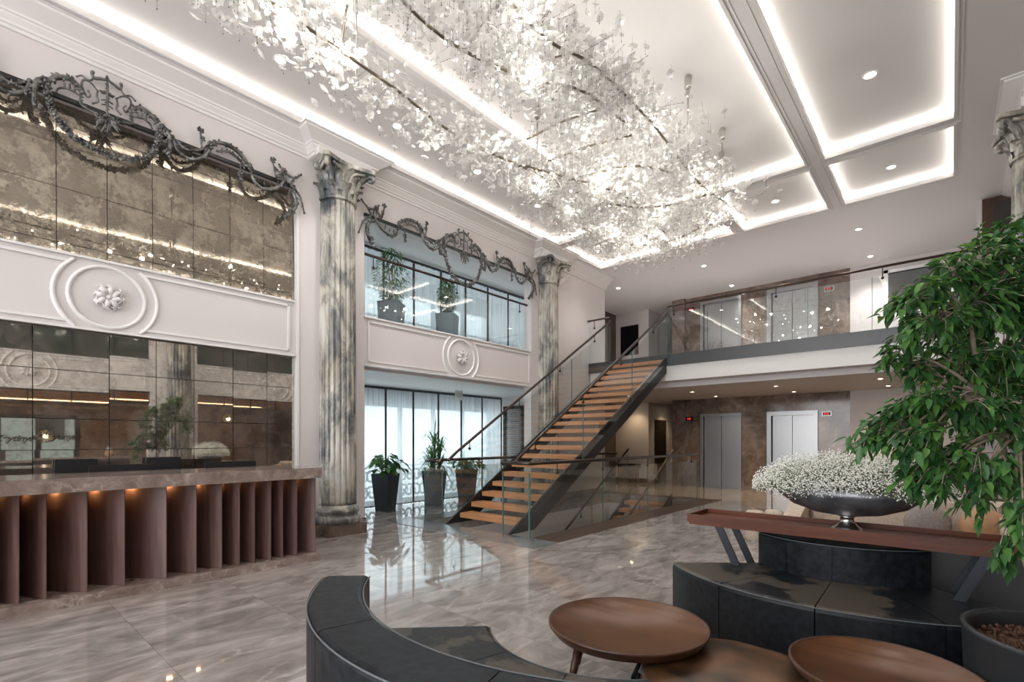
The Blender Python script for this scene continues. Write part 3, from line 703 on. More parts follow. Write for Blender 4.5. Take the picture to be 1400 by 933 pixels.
# hanging sign
t = thing('hanging_sign', 'small pale sign hanging on wires in front of the ground floor curtains', 'sign', (-7.5, 6.84, 2.22))
MB().box(-7.505, -7.495, 6.74, 6.95, 2.22, 2.42).build('sign_board', mat('pale_sign', (.55, .62, .62), .4), t)
for yw in (6.77, 6.92): MB().tube([(-7.5, yw, 2.42), (-7.5, yw, 2.56)], .002, 4).build('wire', M['chrome'], t)
mb = MB()
for z in (2.355, 2.325, 2.29): mb.box(-7.494, -7.492, 6.77, 6.92, z, z + .008)
mb.build('printed_lines', M['potgrey'], t)

# ------------------------------------------------------------------ plants
def square_pot(t, cx, cy, z0, h, wt, wb, m, rot=0.):
    ca, sa = math.cos(rot), math.sin(rot)
    def ring(w_, z): return [(cx + (a * ca - b * sa) * w_, cy + (a * sa + b * ca) * w_, z) for a, b in ((-.5, -.5), (.5, -.5), (.5, .5), (-.5, .5))]
    mb = MB(); mb.v = []
    rs = [ring(wb, z0), ring(wt, z0 + h), ring(wt - .04, z0 + h), ring(wt - .05, z0 + h - .05)]
    vs = sum(rs, []); fs = [(3, 2, 1, 0), (12, 13, 14, 15)]
    for k in range(3): fs += [(k * 4 + j, k * 4 + (j + 1) % 4, (k + 1) * 4 + (j + 1) % 4, (k + 1) * 4 + j) for j in range(4)]
    mb.add(vs, fs); pot = mb.build('pot', m, t)
    MB().prism([(p[0], p[1]) for p in ring(wt - .045, 0)], lambda u, v, w_: (u, v, w_), z0 + h - .06, z0 + h - .045).build('soil', M['soil'], pot)
LM = [M['leaf0'], M['leaf1'], M['leaf2']]
def broadleaf(cx, cy, h, label, seed, hh=.46, spread=.36, n_=60, L=.19):
    t = thing('potted_plant', label, 'potted plant', (cx, cy, 0)); rr = random.Random(seed)
    square_pot(t, cx, cy, 0, h, .40, .28, M['potdark'], .35)
    st = MB(); lf = MB()
    for i in range(n_):
        a = rr.uniform(0, 2 * PI); r = rr.uniform(.05, spread); zt = h + rr.uniform(.02, hh) * (1.1 - r / spread * .5)
        p0 = Vector((cx + rr.uniform(-.05, .05), cy + rr.uniform(-.05, .05), h - .05)); p1 = Vector((cx + r * math.cos(a), cy + r * math.sin(a), zt))
        st.tube([p0, p0.lerp(p1, .5) + Vector((0, 0, .05)), p1], [.006, .005, .003], 4)
        d = Vector((math.cos(a), math.sin(a), rr.uniform(-.6, .25))); lf.cur = rr.choice((0, 1, 1, 2))
        lf.leaf(p1, d, (0, 0, 1), L * rr.uniform(.8, 1.3), L * .55, .15, .35)
        lf.leaf(p1, d + Vector((rr.uniform(-1, 1), rr.uniform(-1, 1), 0)), (0, 0, 1), L * rr.uniform(.7, 1), L * .5, .15, .4)
    st.build('stems', M['leaf1'], t); lf.build('foliage', LM, t); return t
broadleaf(-8.45, 5.74, .74, 'broad leaved plant in dark square pot, nearest the column on the floor', 21)
broadleaf(-8.5, 8.0, .72, 'low broad leaved plant in dark square pot behind the stair foot', 22, .36, .36, 52, .18)
def dracaena(cx, cy, h, label, seed):
    t = thing('potted_plant', label, 'potted plant', (cx, cy, 0)); rr = random.Random(seed)
    square_pot(t, cx, cy, 0, h, .40, .28, M['potdark'], .35)
    tr = MB(); lf = MB()
    for (dx, dy, zt) in ((0, 0, 1.5), (.08, .05, 1.2), (-.08, .04, 1.05), (.03, -.08, .9)):
        top = Vector((cx + dx * 1.3, cy + dy * 1.3, zt)); tr.tube([(cx + dx, cy + dy, h - .05), top], [.02, .015], 6)
        for i in range(70):
            a = rr.uniform(0, 2 * PI); el = rr.uniform(-.3, 1.35); L = rr.uniform(.34, .6); z0 = rr.uniform(max(h, zt - .45), zt)
            d = Vector((math.cos(a) * math.cos(el), math.sin(a) * math.cos(el), math.sin(el)))
            b = Vector((top.x, top.y, z0)); m_ = b + d * L * .55; e = b + d * L + Vector((0, 0, -L * .35 * math.cos(el)))
            s_ = Vector((-math.sin(a), math.cos(a), 0)) * .013; lf.cur = rr.choice((0, 1, 1, 2))
            lf.add([b - s_ * .5, b + s_ * .5, m_ + s_, m_ - s_, e], [(0, 1, 2, 3), (3, 2, 4)], True)
    tr.build('trunk', M['bark'], t); lf.build('foliage', LM, t)
dracaena(-8.4, 6.95, .74, 'tall spiky dracaena in dark square pot, middle of the three floor pots', 23)
def balcony_tree(cx, cy, ph, h, w_, label, seed, m):
    t = thing('potted_tree', label, 'potted tree', (cx, cy, 2.98)); rr = random.Random(seed)
    square_pot(t, cx, cy, 2.98, ph, .38, .3, m, .55); top = 2.98 + ph
    tr = MB()
    for i in range(3): tr.tube(spline([(cx, cy, top - .06), (cx + .03 * math.cos(i * 2), cy + .03 * math.sin(i * 2), top + h * .4), (cx + .06 * math.cos(i * 2.1), cy + .06 * math.sin(i * 2.1), top + h * .8)], 4), .012, 5)
    tr.build('trunk', M['bark'], t); lf = MB()
    for i in range(900):
        z = rr.uniform(0, 1); a = rr.uniform(0, 2 * PI); prof = (.35 + 1.0 * math.sin(min(1, z * 1.05) * PI * .9)) * .75
        r = w_ * prof * rr.random() ** .5; p = Vector((cx + r * .7 * math.cos(a), cy + r * math.sin(a), top + .02 + h * z - r * .25))
        lf.cur = rr.choice((0, 0, 1, 2)); lf.leaf(p, (math.cos(a), math.sin(a), rr.uniform(-.9, .2)), (0, 0, 1), rr.uniform(.05, .085), .03, .2, .3)
    lf.build('foliage', LM, t)
balcony_tree(-7.62, 5.3, .92, .98, .34, 'leafy ficus in blue grey pot on the balcony, nearer the marble column', 31, M['potgrey'])
balcony_tree(-7.6, 6.62, .95, .72, .22, 'narrower ficus in grey pot on the balcony above the medallion', 32, M['potgrey'])

# ------------------------------------------------------------------ staircases
RISE, GO = .163, .267
def staircase(name, label, xa, xb, ybase, zbase, n_, loc, rails, ytop):
    t = thing(name, label, 'staircase', loc)
    sl = RISE / GO; zu = lambda y: sl * (y - ybase) + zbase
    for xs in (xa, xb):
        ye = ytop; p = [(ybase, zbase), (ye, zu(ye)), (ye, zu(ye) - .37), (ybase + .37 / sl, zbase)]
        s_ = -1 if xs == xa else 1
        MB().prism(p, lambda u, v, w_: (w_, u, v), xs, xs - s_ * .035).build('stringer', M['steel_dark'], t)
    for i in range(n_):
        z = zbase + RISE * (i + 1); y = ybase + .32 + GO * i
        MB().box(xa + .036, xb - .036, y, y + .285, z - .08, z).build('tread', M['treadwood'], t)
    for xs in rails:
        s_ = -1 if xs == xa else 1; xg = xs + s_ * .022
        yy = [ybase + .15, ybase + 1.95, ybase + 3.75, ytop - .02]
        for a, b in zip(yy, yy[1:]):
            MB().prism([(a, zu(a) - .12), (b - .01, zu(b - .01) - .12), (b - .01, zu(b - .01) + .93), (a, zu(a) + .93)], lambda u, v, w_: (w_, u, v), xg - .006, xg + .006).build('glass_panel', M['glass'], t)
            MB().prism([(b - .01, zu(b) - .12), (b, zu(b) - .12), (b, zu(b) + .93), (b - .01, zu(b) + .93)], lambda u, v, w_: (w_, u, v), xg - .007, xg + .007).build('glass_joint', M['glassedge'], t)
        hr = MB().tube([(xg, ybase + .1, zu(ybase) + 1.06), (xg, ybase + .28, zu(ybase + .28) + 1.02), (xg, ytop, zu(ytop) + 1.05)], .026, 8).build('handrail', M['rail'], t)
        for y in (ybase + .6, ybase + 1.95, ybase + 3.3, ybase + 4.7):
            MB().tube([(xg, y, zu(y) + 1.03), (xg, y, zu(y) + .9)], .008, 6).ball((xg, y, zu(y) + .89), .026, 8, 5).build('clamp', M['steel_dark'], hr)
    return t
staircase('staircase', 'open staircase with orange wood treads, dark steel stringers and glass sides rising to mezzanine', -6.33, -4.89, 5.45, 0., 20, (-5.6, 5.5, 0), (-6.33, -4.89), 10.88)
# lower flight going down in the well
staircase('lower_staircase', 'lower wooden flight going down inside the glass guarded stairwell', -6.12, -4.98, 5.95, -3.2, 19, (-5.5, 6, -3.2), (-6.12, -4.98), 11.4)
# stairwell guard rail
t = thing('stairwell_railing', 'clear glass guard railing with bronze handrail around the stairwell opening', 'railing', (-4.48, 5.5, 0))
def gpanel(x0, y0, x1, y1, z0=-.1, z1=.93):
    if abs(x0 - x1) < 1e-6: MB().box(x0 - .007, x0 + .007, y0, y1, z0, z1).build('glass_panel', M['glass'], t)
    else: MB().box(x0, x1, y0 - .007, y0 + .007, z0, z1).build('glass_panel', M['glass'], t)
    e = MB()
    if True: return
    if abs(x0 - x1) < 1e-6:
        for y in (y0, y1): e.box(x0 - .0075, x0 + .0075, y - .005, y + .005, z0, z1)
    else:
        for x in (x0, x1): e.box(x - .005, x + .005, y0 - .0075, y0 + .0075, z0, z1)
    e.build('glass_edge', M['glassedge'], t)
yy = [5.45, 7.42, 9.1, 11.62]
for a, b in zip(yy, yy[1:]): gpanel(-4.48, a + .012, -4.48, b - .012)
for a, b in zip(yy, yy[1:]): gpanel(-6.82, a + .012, -6.82, b - .012)
for ex, ey, wd in ((-6.82, 5.435, .009), (-6.36, 5.435, .009), (-4.99, 5.435, .009), (-4.48, 5.435, .012), (-4.48, 7.42, .006), (-4.48, 9.1, .006), (-4.48, 11.63, .009)):
    MB().box(ex - wd, ex + wd, ey - .007, ey + .007, .0, .93).build('glass_edge', M['glassedge'], t)
gpanel(-5.0 + .03, 5.435, -4.5, 5.435, 0.002); gpanel(-6.8, 5.435, -6.38, 5.435, .002)
hr = MB().tube([(-5.02, 5.435, 1.07), (-4.5, 5.435, 1.07), (-4.48, 5.46, 1.07), (-4.48, 11.62, 1.07)], .027, 8).build('handrail', M['rail'], t)
hl = MB().tube([(-6.38, 5.435, 1.05), (-6.8, 5.435, 1.05), (-6.82, 5.46, 1.05), (-6.82, 12.0, 1.05)], .027, 8).build('handrail', M['rail'], t)
for x, ys in ((-4.48, (6.1, 7.42, 9.1, 11.3)), (-6.82, (6.1, 7.42, 9.1, 11.3))):
    for y in ys: MB().tube([(x, y, 1.06), (x, y, .92)], .008, 6).ball((x, y, .91), .024, 8, 5).build('clamp', M['steel_dark'], hr if x > -5 else hl)
# dark border around the opening
f = MB(); f.box(-4.47, -4.02, 5.5, 11.7, 0, .006); f.box(-6.83 - .45, -6.84, 5.5, 11.7, 0, .006); f.box(-7.28, -4.02, 11.63, 12.0, 0, .006)
struct('trim_80', f, M['borderwood'])
struct('trim_81', MB().box(-7.28, -4.02, 4.97, 5.48, 0, .006), M['greystone'])
struct('trim_82', MB().box(-4.49, -4.47, 5.5, 11.6, -.25, .004), M['borderwood'])

# ------------------------------------------------------------------ mezzanine railing
t = thing('mezzanine_railing', 'long glass railing with thin bronze handrail along the mezzanine edge', 'railing', (-2.5, 10.86, 3.1))
xs = [-4.87, -3.95, -3.0, -2.05, -1.05, .0, .93]
for a, b in zip(xs, xs[1:]):
    MB().box(a + .006, b - .006, 10.845, 10.857, 3.375, 4.3).build('glass_panel', M['glass'], t)
    MB().box(b - .004, b + .004, 10.846, 10.856, 3.375, 4.3).build('glass_joint', M['glassedge'], t)
hr = MB().tube([(-4.867, 10.88, 4.45), (-4.8, 10.85, 4.46), (.93, 10.85, 4.46)], .024, 8).build('handrail', M['rail'], t)
for x in (-4.7, -2.6, -.9): MB().tube([(x, 10.85, 4.46), (x, 10.85, 4.28)], .008, 6).ball((x, 10.85, 4.26), .026, 8, 5).build('clamp', M['steel_dark'], hr)
t = thing('landing_railing', 'short glass railing at the mezzanine landing left of the stair head', 'railing', (-6.7, 10.86, 3.1))
MB().box(-6.97, -6.4, 10.845, 10.857, 3.375, 4.3).build('glass_panel', M['glass'], t)
hr = MB().tube([(-6.99, 10.85, 4.46), (-6.36, 10.85, 4.46)], .024, 8).build('handrail', M['rail'], t)
MB().tube([(-6.8, 10.85, 4.46), (-6.8, 10.85, 4.28)], .008, 6).ball((-6.8, 10.85, 4.26), .026, 8, 5).build('clamp', M['steel_dark'], hr)

# ------------------------------------------------------------------ lifts
k = 1
for z0 in (0, 3.37):
    for (a, b) in ((-5.66, -4.49), (-3.82, -2.6)):
        fw = .075 if a < -5 else .11; fr = MB()
        fr.box(a, a + fw, 14.96, 15.12, z0, z0 + 2.19); fr.box(b - fw, b, 14.96, 15.12, z0, z0 + 2.19); fr.box(a + fw, b - fw, 14.96, 15.12, z0 + 2.19 - fw, z0 + 2.19)
        o = struct('door_%d' % k, fr, M['stainless']); mid = (a + b) / 2
        struct('door_leaf', MB().box(a + fw + .02, mid - .004, 15.06, 15.1, z0, z0 + 2.19 - fw), M['stainless'], o)
        struct('door_leaf', MB().box(mid + .004, b - fw, 15.08, 15.12, z0, z0 + 2.19 - fw), M['stainless'], o)
        k += 1
for x, z, lab in ((-6.0, 2.0, 'small red lift display left of the ground floor lifts'), (-2.4, 2.03, 'lift display panel right of the ground floor lifts'),
                  (-5.95, 5.34, 'small red lift display left of the mezzanine lifts'), (-2.35, 5.25, 'lift display panel right of the mezzanine lifts')):
    t = thing('lift_display', lab, 'display', (x, 14.98, z)); MB().box(x - .11, x + .11, 14.975, 14.999, z, z + .12).build('housing', M['stainless'] if x > -5 else M['black'], t); hs = kids(t)[0]
    MB().box(x - .085, x + .085, 14.972, 14.976, z + .02, z + .1).build('screen', M['black'], hs)
    mb = MB(); mb.box(x - .05, x - .03, 14.969, 14.973, z + .035, z + .085); mb.box(x - .01, x + .04, 14.969, 14.973, z + .035, z + .045); mb.box(x - .01, x + .04, 14.969, 14.973, z + .075, z + .085); mb.box(x + .03, x + .04, 14.969, 14.973, z + .045, z + .075)
    mb.build('digits', M['red'], hs)
for x, z, w_, h_, lab in ((-1.22, 4.6, 1.3, .9, 'large black screen in a white frame on the mezzanine back wall'), (-1.35, 1.5, .9, .62, 'black screen in white frame on the ground floor wall behind the ficus')):
    t = thing('wall_screen', lab, 'screen', (x, 14.95, z)); fr = MB()
    for b in ((x, x + w_, z, z + .09), (x, x + w_, z + h_ - .07, z + h_), (x, x + .09, z, z + h_), (x + w_ - .09, x + w_, z, z + h_)): fr.box(b[0], b[1], 14.93, 14.998, b[2], b[3])
    wf = fr.build('frame', M['whiteframe'], t); MB().box(x + .09, x + w_ - .09, 14.95, 14.996, z + .09, z + h_ - .07).build('screen', M['black'], wf)
# dark openings around the alcove
struct('door_7', MB().box(-8.52, -7.86, 15.27, 15.3, 4.3, 5.3), M['black'])
struct('door_8', MB().box(-7.5, -7.47, 15.75, 16.6, 0, 2.1), M['doordark'])
t = thing('console_table', 'low console with black top and coppery front against the alcove wall', 'console', (-8.05, 15.0, 0))
MB().box(-8.4, -7.72, 14.85, 15.2, .5, .62).build('tabletop', M['black'], t)
MB().box(-8.36, -7.78, 14.9, 15.18, .1, .5).build('body', M['copperhide'], t)
for x in (-8.38, -7.74):
    MB().box(x - .015, x + .015, 14.87, 14.9, 0, .5).build('leg', M['steel_dark'], t)

# ------------------------------------------------------------------ recessed downlights
def downlight(x, y, z, r, label, warm=False, power=12):
    t = thing('downlight', label, 'ceiling light', (x, y, z), 'recessed ceiling downlights')
    MB().lathe([(r, -.012), (r + .02, -.008), (r + .022, 0)], (x, y, z), 20, caps=False).build('trim_ring', M['trim'], t); ring_ = kids(t)[0]
    MB().lathe([(r, -.006), (r, -.001)], (x, y, z), 20).build('lens', M['downwarm' if warm else 'down'], ring_)
    l = bpy.data.lights.new('downlight_spot', 'SPOT'); l.energy = power * (4 if not warm else 3.5); l.spot_size = 2.0; l.spot_blend = .8; l.shadow_soft_size = .05
    l.color = (1, .72, .42) if warm else (1, .96, .9)
    o = bpy.data.objects.new('downlight_spot', l); o.location = (0, 0, -.03); o.parent = t; COL.objects.link(o)
nm = ('nearest the camera', 'second nearest the camera', 'third from the camera', 'farthest from the camera')
for i, y in enumerate((2.56, 4.2, 5.8, 7.4)): downlight(-5.9, y, 5.88, .055, 'round downlight in the left cove strip above the columns, ' + nm[i])
downlight(-5.8, 10.2, 5.88, .055, 'round downlight in the small cove panel at the far left')
downlight(-2.46, 10.21, 5.88, .055, 'round downlight in the small cove panel right of the chandelier tip')
downlight(-.73, 10.19, 5.88, .055, 'round downlight in the small cove panel at the right')
downlight(-.74, 7.45, 5.88, .06, 'brightest round downlight in the large right cove panel')
downlight(-.74, 3.2, 5.88, .06, 'round downlight in the right cove panel, above the camera')
for i, (x, y) in enumerate(((-4.6, 12.4), (-4.6, 14.5), (-1.42, 12.35), (-1.42, 14.35), (-7.1, 12.6))):
    downlight(x, y, 5.75, .05, 'small downlight over the mezzanine, ' + ('left pair, nearer one', 'left pair, by the lift wall', 'right pair, nearer one', 'right pair, by the lift wall', 'at the stair landing')[i], False, 20)
for i, (x, y) in enumerate(((-4.97, 12.59), (-4.97, 14.3), (-3.0, 12.5), (-3.0, 14.25), (-1.06, 12.4), (-1.06, 14.1), (-7.9, 14.9), (-7.0, 16.3))):
    downlight(x, y, 2.65, .045, 'warm downlight under the mezzanine, ' + ('left pair front', 'left pair by the lifts', 'middle pair front', 'middle pair by the lifts', 'right pair front', 'right pair by the wall', 'in the alcove', 'in the corridor')[i], True, 13 if i < 6 else 5)

# ------------------------------------------------------------------ reception counter
t = thing('reception_counter', 'long reception counter with brown marble top and vertical walnut fins', 'reception desk', (-5.9, 1, 0))
MB().box(-6.35, -5.5, -2.2, 2.87, .965, 1.085).build('marble_top', M['countertop'], t)
MB().box(-6.2, -5.53, -2.2, 2.86, 0, .085).build('marble_plinth', M['countertop'], t)
MB().box(-6.22, -5.98, -2.2, 2.75, .085, .965).build('carcass', M['finwood'], t)
ys = [-2.15, -1.88, -1.6, -1.34, -1.06, -.8, -.55, -.28, 0., .18, .36, .52, .78, 1.04, 1.36, 1.61, 1.84, 2.01, 2.16, 2.33, 2.46, 2.62, 2.84]
for a, b in zip(ys, ys[1:]):
    xb, xf = -5.93, -5.6
    MB().prism([(xb, a), (xf, b - .006), (xf, b), (xb - .03, b), (xb - .03, a)], lambda u, v, w_: (u, v, w_), .087, .963).build('fin', M['finwood'], t)
for a, b in zip(ys[9:], ys[10:]): MB().box(-5.83, -5.8, a + .03, (a + b) / 2 + .03, .955, .963).build('under_top_light', M['warmled'], t)
MB().box(-6.62, -6.22, -2.2, 2.8, .7, .74).build('inner_worktop', M['blackplastic'], t)
for i, (y0, y1, x) in enumerate(((.93, 1.41, -6.45), (1.96, 2.44, -6.45))):
    t = thing('monitor', ('black computer monitor behind the counter, left of the two', 'black computer monitor behind the counter, right of the two')[i], 'monitor', (x, (y0 + y1) / 2, .74))
    y0 -= .02; y1 += .06
    MB().box(x - .02, x, y0, y1, .82, 1.15).build('bezel', M['blackplastic'], t); bz = kids(t)[0]; MB().box(x - .022, x - .02, y0 + .01, y1 - .01, .84, 1.14).build('screen', M['black'], bz)
    MB().box(x - .02, x + .0, (y0 + y1) / 2 - .03, (y0 + y1) / 2 + .03, .74, .82).box(x - .1, x + .08, (y0 + y1) / 2 - .1, (y0 + y1) / 2 + .1, .74, .755).build('stand', M['blackplastic'], t)
for i, (y, lab) in enumerate(((.88, 'black office chair behind the counter, nearer the left edge'), (1.66, 'black office chair behind the counter, between the monitors'))):
    t = thing('office_chair', lab, 'chair', (-6.85, y, 0))
    MB().prism([(y - .19, .78), (y + .19, .78), (y + .17, 1.2), (y - .17, 1.2)], lambda u, v, w_: (w_, u, v), -6.99, -6.95).build('backrest', M['blackplastic'], t)
    MB().box(-6.94, -6.62, y - .2, y + .2, .44, .5).build('seat', M['blackplastic'], t); MB().tube([(-6.76, y, .02), (-6.76, y, .44)], .03, 8).build('post', M['steel_dark'], t)
    mb = MB()
    for a in range(5): mb.tube([(-6.76, y, .06), (-6.76 + .2 * math.cos(a * 1.257), y + .2 * math.sin(a * 1.257), .025)], .018, 6)
    mb.build('foot_star', M['steel_dark'], t); MB().tube([(-6.92, y, .48), (-6.96, y, .8)], .018, 6).build('back_post', M['steel_dark'], t)

# ------------------------------------------------------------------ sofas
def rprof(r0, r1, z0, z1, c):  # rounded rectangle profile
    return [(r0, z0), (r1, z0), (r1, z1 - c), (r1 - c * .35, z1 - c * .3), (r1 - c, z1), (r0 + c, z1), (r0 + c * .35, z1 - c * .3), (r0, z1 - c)]
def curved_sofa(name, label, c, rs, rb, zs, zb, a0, a1, nseg, m_seat):
    t = thing(name, label, 'sofa', (c[0], c[1], 0)); D = math.radians
    st = (a1 - a0) / nseg
    for i in range(nseg):
        MB().sweep(rprof(rs[0], rs[1], .03, zs, .03), c, D(a0 + st * i + .15), D(a0 + st * (i + 1) - .15), 10).build('seat_segment', m_seat, t)
    for i in range(nseg):
        MB().sweep(rprof(rb[0], rb[1], zs + .002 if rb[0] >= rs[0] and rb[1] <= rs[1] else .03, zb, .025), c, D(a0 + st * i + .1), D(a0 + st * (i + 1) - .1), 10).build('backrest_segment', M['hideplain'], t)
    def ring(r, z, e0=0, e1=0): return [(c[0] + r * math.cos(D(a0 + (a1 - a0) * j / 40)), c[1] + r * math.sin(D(a0 + (a1 - a0) * j / 40)), z) for j in range(41)]
    mb = MB(); 
    rf = rs[1] if rb[1] <= rs[1] else rs[0]
    mb.tube(ring(rf + (-.006 if rf == rs[1] else .006), zs - .008), .004, 5)
    for r in rb: mb.tube(ring(r, zb - .008), .004, 5)
    mb.build('welt_seam', M['welt'], t)
    return t
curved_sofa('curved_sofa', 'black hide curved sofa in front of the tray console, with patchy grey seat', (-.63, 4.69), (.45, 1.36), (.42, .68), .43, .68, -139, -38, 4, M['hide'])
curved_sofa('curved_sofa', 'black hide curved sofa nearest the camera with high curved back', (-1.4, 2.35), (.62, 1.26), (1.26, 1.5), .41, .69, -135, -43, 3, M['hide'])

# ------------------------------------------------------------------ coffee tables and pouf
def round_table(label, cx, cy, r, z, a0):
    t = thing('round_coffee_table', label, 'coffee table', (cx, cy, 0))
    MB().lathe([(.001, z - .05), (r - .03, z - .05), (r, z - .012), (r, z), (r - .014, z), (r - .016, z - .02), (.001, z - .02)], (cx, cy, 0), 72, caps=False).build('tray_top', M['walnut'], t)
    MB().lathe([(r - .028, z - .051), (r + .001, z - .012), (r + .001, z + .001), (r - .014, z + .001), (r - .0155, z - .02)], (cx, cy, 0), 72, caps=False).build('rim', M['walnutdark'], t)
    for i in range(4):
        a = a0 + i * PI / 2; x0, y0 = cx + (r - .1) * math.cos(a), cy + (r - .1) * math.sin(a); x1, y1 = cx + (r + .0) * math.cos(a), cy + (r + .0) * math.sin(a)
        MB().tube([(x0, y0, z - .05), (x1, y1, 0)], [.024, .013], 10).build('leg', M['walnutdark'], t)
    return t
round_table('round walnut tray coffee table, the fully visible one beside the near sofa', -1.34, 2.47, .43, .4, math.radians(162))
round_table('round walnut tray coffee table at the bottom right next to the planter', -.22, 2.68, .36, .41, math.radians(120))
t = thing('hide_pouf', 'low coppery hide covered pouf between the two round tables', 'pouf', (-.76, 2.42, 0))
MB().lathe([(.4, .02), (.44, .06), (.44, .26), (.42, .31), (.36, .325), (.001, .33)], (-.76, 2.42, 0), 48, mod=lambda a, z: 1 + .03 * math.sin(3 * a + .5) + .012 * math.sin(11 * a)).build('hide_cover', M['copperhide'], t)
mb = MB()
for i in range(22): a = i * 2 * PI / 22; mb.tube([(-.76 + .43 * math.cos(a), 2.42 + .43 * math.sin(a), .28), (-.76 + .465 * math.cos(a), 2.42 + .465 * math.sin(a), .2), (-.76 + .47 * math.cos(a + .03), 2.42 + .47 * math.sin(a + .03), .03)], .011, 5)
mb.build('gathered_folds', M['hideplain'], t)

# ------------------------------------------------------------------ tray console with bowl and flowers
t = thing('tray_console', 'long narrow wooden tray console on slanted dark legs behind the far sofa', 'console table', (-.58, 4.2, 0))
x0, x1, y0, y1 = -1.6, .48, 4.0, 4.4
mb = MB(); mb.box(x0, x1, y0, y1, .735, .765); mb.build('tabletop', M['traywood'], t)
mb = MB(); mb.box(x0, x1, y0 - .015, y0, .72, .8); mb.box(x0, x1, y1, y1 + .015, .735, .8); mb.box(x0 - .015, x0, y0 - .015, y1 + .015, .735, .8); mb.box(x1, x1 + .015, y0 - .015, y1 + .015, .735, .8); mb.build('raised_edge', M['traywood'], t)
for xa, xb in ((-1.42, -1.08), (.14, -.18)):
    for y in (y0 + .03, y1 - .05):
        p = [(xa, .735), (xa + .06, .735), (xb + .06, 0), (xb, 0)]
        MB().prism(p, lambda u, v, w_: (u, w_, v), y, y + .02).build('leg', mat('blue_black_steel', (.02, .024, .035), .4, .3) if not bpy.data.materials.get('blue_black_steel') else bpy.data.materials['blue_black_steel'], t)
t = thing('low_partition', 'low grey partition panel behind the tray console and far sofa', 'partition', (-.1, 4.8, 0))
MB().box(-1.05, .9, 4.82, 4.86, 0, .73).build('panel', mat('grey_panel', (.09, .092, .1), .4), t)
bx, by = -.55, 4.2
t = thing('pedestal_bowl', 'wide dark pewter pedestal bowl standing on the tray console', 'bowl', (bx, by, .765))
MB().lathe([(.1, 0), (.1, .01), (.07, .03), (.045, .06), (.04, .09), (.055, .1)], (bx, by, .766), 40).build('foot', M['chrome'], t)
MB().lathe([(.05, .1), (.2, .12), (.34, .17), (.43, .24), (.455, .3), (.448, .3), (.42, .24), (.33, .18), (.001, .13)], (bx, by, .766), 64, sy=.62, caps=False).build('bowl_body', M['pewter'], t)
t = thing('flower_arrangement', 'cloud of tiny white baby breath blossoms spilling over the pewter bowl', 'flowers', (bx, by, 1.0))
mb = MB(); st = MB(); rr = random.Random(8)
for i in range(17000):
    a = rr.uniform(0, 2 * PI); u = rr.random() ** .5; el = rr.uniform(0, 1)
    r = .62 * u; hz = (1 - u ** 2.2) ** .5; z = 1.05 + .26 * hz * rr.uniform(.25, 1.0) + rr.uniform(-.05, .035) + .02 * math.sin(a * 5 + u * 9)
    p = Vector((bx + r * math.cos(a), by + r * .62 * math.sin(a), z)); s_ = rr.uniform(.003, .0056)
    mb.add([p + Vector((s_, 0, 0)), p + Vector((-s_, 0, 0)), p + Vector((0, s_, 0)), p + Vector((0, -s_, 0)), p + Vector((0, 0, s_)), p + Vector((0, 0, -s_))], [(0, 2, 4), (2, 1, 4), (1, 3, 4), (3, 0, 4), (2, 0, 5), (1, 2, 5), (3, 1, 5), (0, 3, 5)])
    if i % 5 == 0: q = Vector((bx + r * .45 * math.cos(a), by + r * .28 * math.sin(a), 1.0)); st.tube([q, q.lerp(p, .6) + Vector((0, 0, .02)), p], .0012, 3, False)
mb.build('blossoms', M['petal'], t, kind='stuff'); st.build('stems', M['gstem'], t)

# ------------------------------------------------------------------ ficus in planter
TX, TY = .455, 3.1
def wp(px, py, D):   # a point seen at depth D, used to lay out the crown in real space
    k, m_ = (px - 700) / 678, (602.5 - py) / 678; s_, c_ = math.sin(TH), math.cos(TH)
    return Vector((D * (k * c_ - s_), D * (k * s_ + c_), 1.4 + D * m_))
t = thing('ficus_tree', 'large leafy green ficus tree in round anthracite planter at the right', 'potted tree', (TX, TY, 0))
MB().lathe([(.32, 0), (.36, .05), (.41, .3), (.42, .56), (.425, .575), (.405, .58), (.398, .56), (.395, .5)], (TX, TY, 0), 64, caps=False).build('planter', M['planter'], t)
mb = MB(); mb.lathe([(.396, .49), (.001, .5)], (TX, TY, 0), 48, caps=False); rr = random.Random(4)
for i in range(700): a = rr.uniform(0, 6.28); r = .38 * rr.random() ** .5; mb.ball((TX + r * math.cos(a), TY + r * math.sin(a), .5 + rr.uniform(0, .012)), rr.uniform(.006, .014), 4, 3)
mb.build('bark_mulch', M['soil'], t)
br = MB()
T0 = Vector((TX - .02, TY + .02, .49)); F1 = wp(1400, 690, 2.3); F2 = wp(1392, 590, 2.38)
br.tube(spline([T0, wp(1412, 780, 2.25), F1, F2], 6), [.032 - .0009 * i for i in range(19)][:19], 8)
